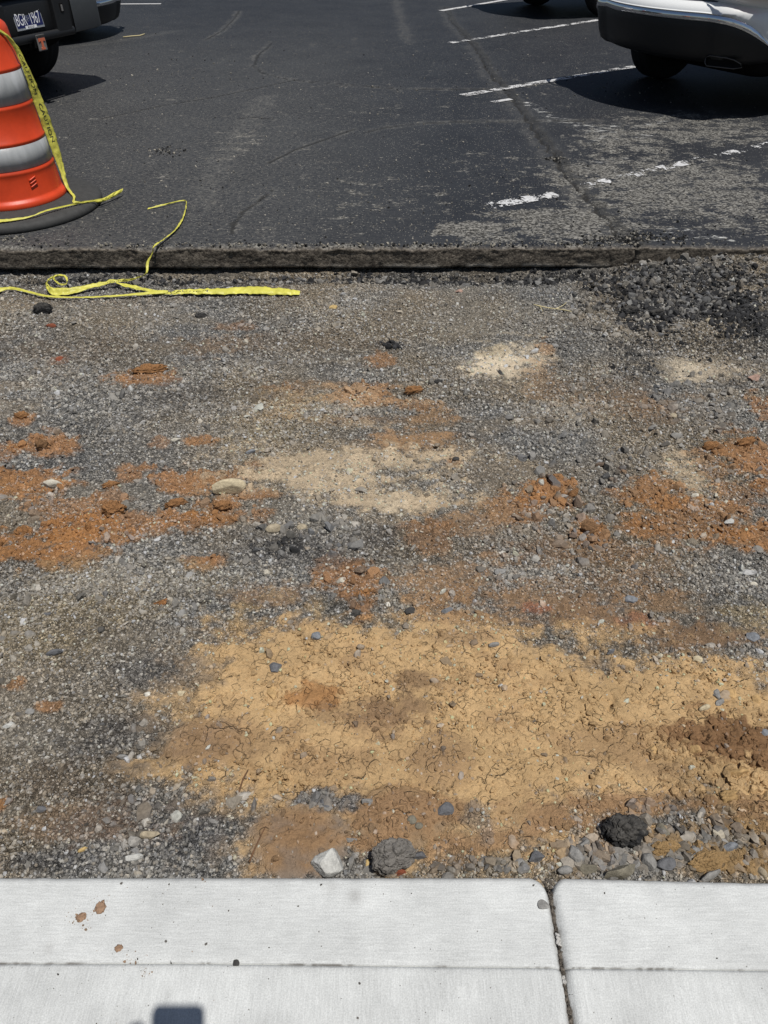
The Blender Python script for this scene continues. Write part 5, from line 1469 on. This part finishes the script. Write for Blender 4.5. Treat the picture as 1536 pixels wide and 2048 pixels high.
def wagon(x, y, hd, paint, label, cat='car', group=None, low=0.0, R=.365, pipes=True):
    t = place('parked_car', x, y, hd, label, cat, group)
    W, bul, AX = .912, .14, 1.18
    path = plan(W, .36, .59, bul, .86)
    def zc(p): return .65 - low - (.25 - low * .5) * float(sstep(.1, .72, np.array(p[1])))
    # lower apron, curling under; its paint line drops towards the wheels
    def apron(p):
        z = zc(p); b = .415 - low * .8
        return [(.0, z), (.006, z - .012), (-.010, z - .35 * (z - b)), (-.035, z - .8 * (z - b)), (-.06, b - .01), (-.10, b - .035), (-.18, b - .055), (-.30, b - .07)]
    sweep('lower_bumper', path, apron, M['blackplastic'], t, sel=lambda p: p[1] < .80)
    def taper(p): return float(np.clip(1.0 - sstep(.26, .52, np.array(p[1])), 0.02, 1))
    sweep('chrome_strip', path, lambda p: [(.0, zc(p) - .012 * taper(p)), (.012, zc(p) - .010 * taper(p)), (.017, zc(p) + .004), (.015, zc(p) + .030 * taper(p) + .002), (.004, zc(p) + .040 * taper(p) + .002), (.0, zc(p) + .042 * taper(p))], M['chrome'], t, sel=lambda p: p[1] < .50)
    sweep('rear_bumper', path, lambda p: [(-.02, zc(p) + .002), (.004, zc(p) + .006 + .028 * taper(p)), (.012, zc(p) + .012 + .034 * taper(p)), (.014, .5 * (zc(p) + .70) + .01), (.010, .70), (-.004, .722), (-.03, .742), (-.07, .755), (-.13, .762), (-.2, .766)], paint, t)
    # step pad with studs on the shelf
    P = np.zeros((4, 40, 3))
    xs = np.linspace(-.56, .56, 40)
    for j, (f, dz) in enumerate(((.035, -.003), (.040, .004), (.115, .006), (.12, -.003))):
        P[j, :, 0] = xs * (1 - .06 * (j < 2)); P[j, :, 1] = bul * (xs / .55) ** 2 * .95 + f + .02; P[j, :, 2] = .752 + dz + .010 * (j >= 2)
    pad = new_obj('step_pad', mesh_grid('step_pad', P), M['pad'], t)
    bm = bmesh.new()
    for k in range(17):
        xx = -.5 + k * .0625
        bmesh.ops.create_uvsphere(bm, u_segments=8, v_segments=6, radius=.006, matrix=Matrix.Translation((xx, bul * (xx / .55) ** 2 * .95 + .128, .7685)))
    me = bpy.data.meshes.new('studs'); bm.to_mesh(me); bm.free(); new_obj('studs', me, M['chrome'], pad, smooth=True)
    # body
    shell('body', [(.40, .86, .52, 4.5, .25), (.47, .915, .50, 4.60, .28), (.62, .91, .50, 4.66, .3), (.70, .912, .34, 4.66, .32), (.758, .914, .20, 4.65, .33), (.80, .914, .175, 4.63, .33), (.92, .912, .165, 4.6, .34), (1.0, .91, .165, 4.5, .36), (1.05, .895, .18, 4.3, .4),
                   (1.075, .875, .195, 3.55, .3), (1.25, .82, .29, 3.05, .3), (1.45, .755, .42, 2.62, .3), (1.58, .70, .52, 2.35, .3), (1.64, .60, .66, 2.2, .3), (1.665, .4, .9, 1.95, .25)], paint, t)
    shell('underbody', [(.24, .62, .75, 4.3, .1), (.30, .76, .58, 4.4, .1), (.41, .80, .5, 4.45, .1)], M['undercar'], t)
    # side, rear and front glass, a little proud of the shell
    def glass(nm, cond):
        lv = [(1.10, .868 + .003, .21 - .003, 3.48 + .003, .3), (1.25, .82 + .004, .29 - .004, 3.05 + .004, .3), (1.44, .758 + .004, .415 - .004, 2.64 + .004, .3), (1.53, .722 + .003, .482 - .003, 2.46 + .003, .3)]
        rows = np.array([np.c_[outline(w, a, b, r, 16), np.full(64, z)] for z, w, a, b, r in lv])
        idx = [i for i in range(64) if cond(rows[0, i])]
        if nm == 'rear_window':
            idx = [i for i in range(48, 64) if i > 56] + [i for i in range(0, 8)]
        return new_obj(nm, mesh_grid(nm, rows[:, idx]), M['glass'], t)
    glass('rear_window', lambda p: False)
    def sideglass(s):
        P = []
        for z, w, ya, yb in ((1.10, .871, .55, 3.25), (1.27, .815, .62, 2.98), (1.45, .757, .72, 2.55), (1.52, .728, .80, 2.40)):
            P.append([(s * (w + .004), y, z) for y in np.linspace(ya, yb, 12)])
        new_obj('side_window', mesh_grid('side_window', np.array(P)), M['glass'], t)
    sideglass(1); sideglass(-1)
    P = [[(x_ * w, yb + .005 - .06 * abs(x_) ** 3, z) for x_ in np.linspace(-.8, .8, 12)] for z, w, yb in ((1.1, .86, 3.47), (1.25, .82, 3.05), (1.45, .757, 2.62), (1.54, .72, 2.44))]
    new_obj('windscreen', mesh_grid('windscreen', np.array(P)), M['glass'], t)
    for s in (-1, 1):
        P = []
        for z in (.80, .9, 1.0, 1.04):
            P.append([(s * (.55 + .38 * min(1, k / 5) ** .8 - .02 * (z > 1)), .142 + (0 if k < 3 else .012 * (k - 2) ** 2.1) + .02 * (z > .95), z) for k in range(8)])
        new_obj('tail_lamp', mesh_grid('tail_lamp', np.array(P)), M['red_lens'], t)
        for yy in (AX, AX + 2.75): wheel(t, s * (W - .135), yy, R, .235, s)
    # exhaust outlet with a bright rim let into the right of the apron
    EXO = .15
    def yface(a): return bul * (a / .552) ** 2 if a < .552 else bul + .59 - .59 * math.sqrt(max(0, 1 - ((a - .552) / .36) ** 2))
    def ex(s):
        pts = [(.40, .405), (.405, .372), (.425, .355), (.60, .352), (.635, .362), (.625, .385), (.59, .408), (.55, .418), (.43, .422)]
        loop = [Vector((s * (a + EXO), yface(min(a + EXO, .90)) + .045, b + .005)) for a, b in pts]
        e = tube('exhaust_tip', loop + loop[:2], .0038, M['dark_metal'], 8, t)
        bm = bmesh.new(); vs = [bm.verts.new((p.x, p.y + .012, p.z)) for p in loop]; bm.faces.new(vs)
        bmesh.ops.solidify(bm, geom=bm.faces[:], thickness=.004)
        me = bpy.data.meshes.new('outlet'); bm.to_mesh(me); bm.free(); new_obj('outlet', me, M['undercar'], e)
    if pipes: ex(1)
    return t

def pickup(x, y, hd, paint, bumper_mat, cap_mat, label, plate, group):
    t = place('pickup_truck', x, y, hd, label, 'pickup truck', group)
    W = .98
    zb, zt = .44, .745
    # main bumper bar
    path = plan(W - .012, .11, .088, .055, .40, 8)
    sweep('bumper', path, lambda p: [(-.20, zb - .005), (-.06, zb - .005), (-.015, zb + .004), (.0, zb + .03), (.0, zt - .05), (-.012, zt - .012), (-.04, zt), (-.20, zt)], bumper_mat, t)
    # painted end caps that wrap the corners, a step proud of the bar
    for s in (-1, 1):
        o = sweep('bumper_end', path, lambda p: [(-.008, zb + .012), (.006, zb + .012), (.010, zb + .020), (.011, zt - .075), (.008, zt - .055), (-.004, zt - .03), (-.012, zt - .022)], cap_mat, t, sel=lambda p: p[0] * s > .47)
        # post between the plate bay and the end cap, with its lock
        b = box('bumper_post', *(sorted((s * .265, s * .44))), -.040, .03, zb + .035, zt - .03, bumper_mat, t, .014, 3)
        box('lock', *(sorted((s * .335, s * .375))), -.044, -.036, zb + .17, zb + .235, M['undercar'], b, .004)
        if s == 1: box('lock_cover', .347, .366, -.047, -.042, zb + .178, zb + .222, M['cover_grey'], b, .002)
    # rounded lip under the plate
    P = np.array([[(xx, -.02 - .022 * math.cos(w) if True else 0, zb + .035 + .03 * math.sin(w)) for xx in np.linspace(-.46, .46, 24)] for w in np.linspace(-1.6, 1.6, 10)])
    new_obj('bumper_lip', mesh_grid('bumper_lip', P[::-1]), bumper_mat, t)
    box('step_top', -.46, .46, -.01, .16, zt + .002, zt + .012, M['blackplastic'], t, .004)
    # bed, tailgate, cab
    shell('bed', [(.52, .93, .16, 2.35, .06), (.62, .965, .12, 2.38, .08), (.80, .985, .10, 2.4, .09), (1.05, .985, .10, 2.4, .09), (1.22, .97, .11, 2.4, .08), (1.28, .95, .13, 2.38, .07)], paint, t)
    tg = box('tailgate', -.72, .72, .06, .12, .79, 1.27, paint, t, .015, 3)
    box('handle', -.11, .11, .045, .065, 1.08, 1.15, M['blackplastic'], tg, .008)
    shell('cab', [(.50, .93, 2.42, 5.5, .2), (.7, .98, 2.42, 5.6, .25), (1.05, .98, 2.42, 5.6, .28), (1.18, .96, 2.42, 5.45, .3), (1.22, .93, 2.43, 4.5, .25), (1.5, .84, 2.5, 4.15, .25), (1.78, .74, 2.65, 3.75, .25), (1.85, .6, 2.85, 3.5, .25)], paint, t)
    for s in (-1, 1):
        P = [[(s * (w + .004), yy, z) for yy in np.linspace(a, b, 10)] for z, w, a, b in ((1.26, .917, 2.62, 4.3), (1.5, .84, 2.68, 4.02), (1.70, .772, 2.78, 3.72))]
        new_obj('side_window', mesh_grid('side_window', np.array(P)), M['glass'], t)
        box('tail_lamp', *sorted((s * .76, s * .975)), .075, .2, .84, 1.22, M['red_lens'], t, .02, 3)
        for yy in (.98, 4.55): wheel(t, s * .85, yy, .38, .26, s)
    P = [[(xx, yy, z) for xx in np.linspace(-.68, .68, 8)] for z, yy in ((1.3, 2.425), (1.5, 2.495), (1.68, 2.59))]
    new_obj('rear_window', mesh_grid('rear_window', np.array(P)), M['glass'], t)
    shell('underbody', [(.34, .55, .3, 5.2, .05), (.42, .72, .22, 5.3, .05), (.53, .8, .2, 5.3, .05)], M['undercar'], t)
    box('axle', -.75, .75, .9, 1.06, .30, .46, M['undercar'], t, .03)
    # receiver for the tow hitch
    h = box('hitch_receiver', -.04, .04, -.04, .3, .405, .475, M['undercar'], t, .006)
    if plate:
        p = box('licence_plate', -.1525, .1525, -.004, .0, .0, .1525, M['frame_metal'], t, .0015, 1)
        p.location = (0, -.004, .533); p.rotation_euler = (math.radians(-6), 0, 0)
        def flat(nm, body, size, sx, cx, cz, y, m):
            tm = text_mesh(body, size)
            co = np.zeros(len(tm.vertices) * 3); tm.vertices.foreach_get('co', co); co = co.reshape(-1, 3)
            c = (co.min(0) + co.max(0)) / 2
            for v in tm.vertices: v.co = ((v.co.x - c[0]) * sx + cx, y, (v.co.y - c[1]) + cz)
            return new_obj(nm, tm, m, p)
        box('blue_field', -.143, .143, -.0056, -.0042, .016, .143, M['plateblue'], p, 0)
        flat('lettering', 'BGR', .116, .52, -.082, .072, -.0066, M['platewhite'])
        flat('lettering', '1967', .116, .52, .072, .072, -.0066, M['platewhite'])
        flat('lettering', 'Tennessee', .026, .95, -.012, .125, -.0066, M['frame_metal'])
        for (a, b, c_, d) in ((-.085, .060, .111, .1125), (-.085, .060, .1385, .140), (-.085, -.0835, .111, .140), (.0585, .060, .111, .140)):
            box('banner_line', a, b, -.0068, -.0058, c_, d, M['frame_metal'], p, 0)
        box('sticker', .108, .138, -.0068, -.0058, .115, .14, M['platewhite'], p, 0)
        flat('lettering', '57', .018, .8, .123, .127, -.0074, M['ink'])
        st = box('county_strip', -.062, .062, -.0068, -.0058, .006, .026, M['platewhite'], p, 0)
        flat('lettering', 'BRADLEY', .019, .95, 0, .016, -.0076, M['ink'])
        # round seal between letters and numbers: ring and three small stars
        bm = bmesh.new()
        def disc(cx, cz, r, n, y, inner=None):
            vs = []
            for k in range(n):
                w = math.pi / 2 + 2 * math.pi * k / n; rr = r if inner is None or k % 2 == 0 else inner
                vs.append(bm.verts.new((cx + rr * math.cos(w), y, cz + rr * math.sin(w))))
            bm.faces.new(vs)
        for k in range(3):
            w = math.pi / 2 + 2 * math.pi * k / 3 + .4
            disc(-.013 + .0085 * math.cos(w), .073 + .0085 * math.sin(w), .008, 10, -.0068, .0034)
        for k in range(28):
            w0, w1 = 2 * math.pi * k / 28, 2 * math.pi * (k + 1) / 28
            bm.faces.new([bm.verts.new((-.013 + r_ * math.cos(w), -.0066, .073 + r_ * math.sin(w))) for r_, w in ((.0185, w0), (.0185, w1), (.0205, w1), (.0205, w0))])
        me = bpy.data.meshes.new('seal'); bm.to_mesh(me); bm.free(); new_obj('seal', me, M['frame_metal'], p)
        for s in (-1, 1): box('screw', s * .089 - .004, s * .089 + .004, -.008, -.004, .132, .139, M['chrome'], p, .001)
        # grey hitch cover with an orange block T
        hc = box('hitch_cover', -.047, .047, -.008, .0, -.055, .055, M['cover_grey'], t, .006, 2)
        hc.location = (-.012, -.078, .447)
        box('cover_rim', -.046, .046, -.012, -.007, .040, .053, M['rubber'], hc, .003)
        T = [(-.036, .030), (.036, .030), (.036, .006), (.026, .012), (.011, .012), (.011, -.030), (.021, -.034), (.021, -.046), (-.021, -.046), (-.021, -.034), (-.011, -.030), (-.011, .012), (-.026, .012), (-.036, .006)]
        bm = bmesh.new(); f = bm.faces.new([bm.verts.new((a, -.0125, b)) for a, b in T])
        e = bmesh.ops.extrude_face_region(bm, geom=[f]); [setattr(v.co, 'y', -.0075) for v in e['geom'] if isinstance(v, bmesh.types.BMVert)]
        me = bpy.data.meshes.new('letter_t'); bm.to_mesh(me); bm.free(); new_obj('letter_t', me, M['cover_orange'], hc)
        box('hitch_stem', -.022, .022, 0, .1, -.022, .022, M['undercar'], hc, .003)
    return t

HT = 2.773
pickup(-2.81, 6.885, HT, M['black_paint'], M['blackplastic'], M['charcoal'], 'black pickup truck with a blue licence plate, its tail behind the traffic drum', True, 'vehicles parked in the lot')
wagon(-3.36, 10.3, HT, M['silver'], 'low silver white car at the top left edge beyond the black pickup', group='vehicles parked in the lot', low=.30, R=.32, pipes=False)
wagon(2.003, 6.792, .513, M['silver'], 'silver car with a dark lower bumper and chrome strip at upper right', group='vehicles parked in the lot')
wagon(1.75, 12.65, .513, M['black_paint'], 'dark car parked beyond the silver one, only its wheel and shadow in the picture', group='vehicles parked in the lot')

# ------------------------------------------------------------------ the photographer, whose phone throws the shadow on the walk
M['skin'] = mat('skin', (0.55, 0.34, 0.25), 0.55, var=.06, vscale=30)
M['shirt'] = mat('blue shirt', (0.05, 0.08, 0.16), 0.85, var=.1, vscale=12, bump=.2, bscale=30)
M['trousers'] = mat('khaki trousers', (0.28, 0.22, 0.14), 0.85, var=.1, vscale=12, bump=.2, bscale=30)
M['shoe'] = mat('brown shoe', (0.06, 0.035, 0.02), 0.6)
M['hair'] = mat('dark hair', (0.02, 0.014, 0.01), 0.7)
M['phone'] = mat('dark phone case', (0.02, 0.022, 0.025), 0.35)
FWD = Vector((0, CP, -SP)); UP = Vector((0, SP, CP))
def phone():
    c = Vector((-.020, 0, CAMZ)) - FWD * .0115 - UP * .057
    t = box('phone', -.0375, .0375, -.0045, .0045, -.076, .076, M['phone'], None, .004, 3)
    bm = bmesh.new(); bm.from_mesh(t.data)
    t.data.clear_geometry(); bm.free()
    # rounded-corner slab
    n = 10; ring = []
    for cx, cz, a0 in ((.0265, -.065, -90), (.0265, .065, 0), (-.0265, .065, 90), (-.0265, -.065, 180)):
        for k in range(n):
            a = math.radians(a0 + 90 * k / (n - 1)); ring.append((cx * 1.09 + .012 * math.cos(a), cz + .006 + .012 * math.sin(a)))
    bm = bmesh.new()
    f = bm.faces.new([bm.verts.new((a, -.0042, b)) for a, b in ring])
    e = bmesh.ops.extrude_face_region(bm, geom=[f]); [setattr(v.co, 'y', .0042) for v in e['geom'] if isinstance(v, bmesh.types.BMVert)]
    bm.to_mesh(t.data); bm.free()
    t.location = c
    t.rotation_euler = (math.radians(-40.6), 0, 0)
    tag(t, 'dark phone held up by the photographer over the walk', 'phone')
    return c
PC = phone()

def skin(name, verts, edges, radii, m, parent, root=0, sub=2):
    me = bpy.data.meshes.new(name); me.from_pydata([tuple(v) for v in verts], edges, [])
    o = new_obj(name, me, m, parent)
    md = o.modifiers.new('Skin', 'SKIN'); md.use_smooth_shade = True
    if not me.skin_vertices: return o
    for i, r in enumerate(radii):
        rr = r if isinstance(r, tuple) else (r, r); me.skin_vertices[0].data[i].radius = rr
    me.skin_vertices[0].data[root].use_root = True
    s = o.modifiers.new('Sub', 'SUBSURF'); s.levels = sub; s.render_levels = sub
    return o

def person():
    px_, py_ = .0, -.40
    t = empty('person', (px_, py_, WALK))
    tag(t, 'person in a blue shirt and khaki trousers holding a phone on the walk', 'person')
    L_ = lambda v: Vector(v) - Vector((px_, py_, WALK))
    lw = L_(PC + Vector((-.125, -.02, .005))); rw = L_(PC + Vector((.07, -.05, -.075)))
    V = [(0, 0, .95), (0, .0, 1.12), (0, -.01, 1.32), (0, -.01, 1.44), (0, .015, 1.52), (0, .03, 1.60), (0, .03, 1.70),
         (-.17, -.01, 1.40), (-.25, .02, 1.14), tuple(lw), (.17, -.01, 1.40), (.25, .02, 1.14), tuple(rw),
         (-.09, 0, .88), (-.10, .02, .50), (-.10, -.01, .09), (-.11, .14, .045), (.09, 0, .88), (.10, .02, .50), (.10, -.01, .09), (.11, .14, .045)]
    E = [(0, 1), (1, 2), (2, 3), (3, 4), (4, 5), (5, 6), (3, 7), (7, 8), (8, 9), (3, 10), (10, 11), (11, 12), (0, 13), (13, 14), (14, 15), (15, 16), (0, 17), (17, 18), (18, 19), (19, 20)]
    Rr = [(.15, .10), (.135, .095), (.15, .10), (.08, .07), .05, (.075, .09), (.06, .075), .055, .042, .026, .055, .042, .026, .08, .055, .038, .032, .08, .055, .038, .032]
    # fingers and thumbs: the left hand closes on the left edge of the phone, the right one on the lower right corner
    def hand(w, s, i0):
        e0 = L_(PC + Vector((s * .034, -.002, .0)))
        palm = w + (e0 - w) * .45
        V.append(tuple(palm)); Rr.append((.026, .016)); E.append((i0, len(V) - 1)); pi = len(V) - 1
        for k, ln in enumerate((.9, 1.0, .95, .78)):
            base = palm + Vector((s * .006, .016 - .002 * k, .030 - .02 * k))
            mid = base + Vector((-s * .012, .026 * ln, .004)); tip = mid + Vector((-s * .026 * ln, .008, -.002))
            i = len(V); V.extend([tuple(base), tuple(mid), tuple(tip)]); Rr.extend([.0105, .009, .0075]); E.extend([(pi, i), (i, i + 1), (i + 1, i + 2)])
        b = palm + Vector((-s * .006, -.016, .02)); m_ = b + Vector((-s * .014, -.008, .022)); tp = m_ + Vector((-s * .014, .004, .018))
        i = len(V); V.extend([tuple(b), tuple(m_), tuple(tp)]); Rr.extend([.0125, .0105, .009]); E.extend([(pi, i), (i, i + 1), (i + 1, i + 2)])
    hand(lw, -1, 9); hand(rw, 1, 12)
    skin('body', V, E, Rr, M['skin'], t, 0, 2)
    skin('shirt', V[0:4] + [V[7], V[8], V[10], V[11]] + [(0, 0, .86)], [(0, 1), (1, 2), (2, 3), (3, 4), (4, 5), (3, 6), (6, 7), (8, 0)], [(.175, .125), (.155, .115), (.17, .12), (.1, .085), .075, .062, .075, .062, (.18, .125)], M['shirt'], t)
    skin('trousers', [V[0]] + V[13:16] + V[17:20], [(0, 1), (1, 2), (2, 3), (0, 4), (4, 5), (5, 6)], [(.165, .115), .105, .078, .062, .105, .078, .062], M['trousers'], t)
    for s in (-1, 1):
        skin('shoe', [(s * .10, -.05, .045), (s * .105, .05, .045), (s * .113, .17, .035)], [(0, 1), (1, 2)], [(.05, .045), (.052, .045), (.05, .034)], M['shoe'], t)
    v, f = SPH3
    h = v * np.array((.085, .1, .075)) + np.array((0, -.005, 1.725)); h[:, 2] += .02 * np.abs(v[:, 0])
    new_obj('hair', mesh_np('hair', h, f), M['hair'], t)
person()
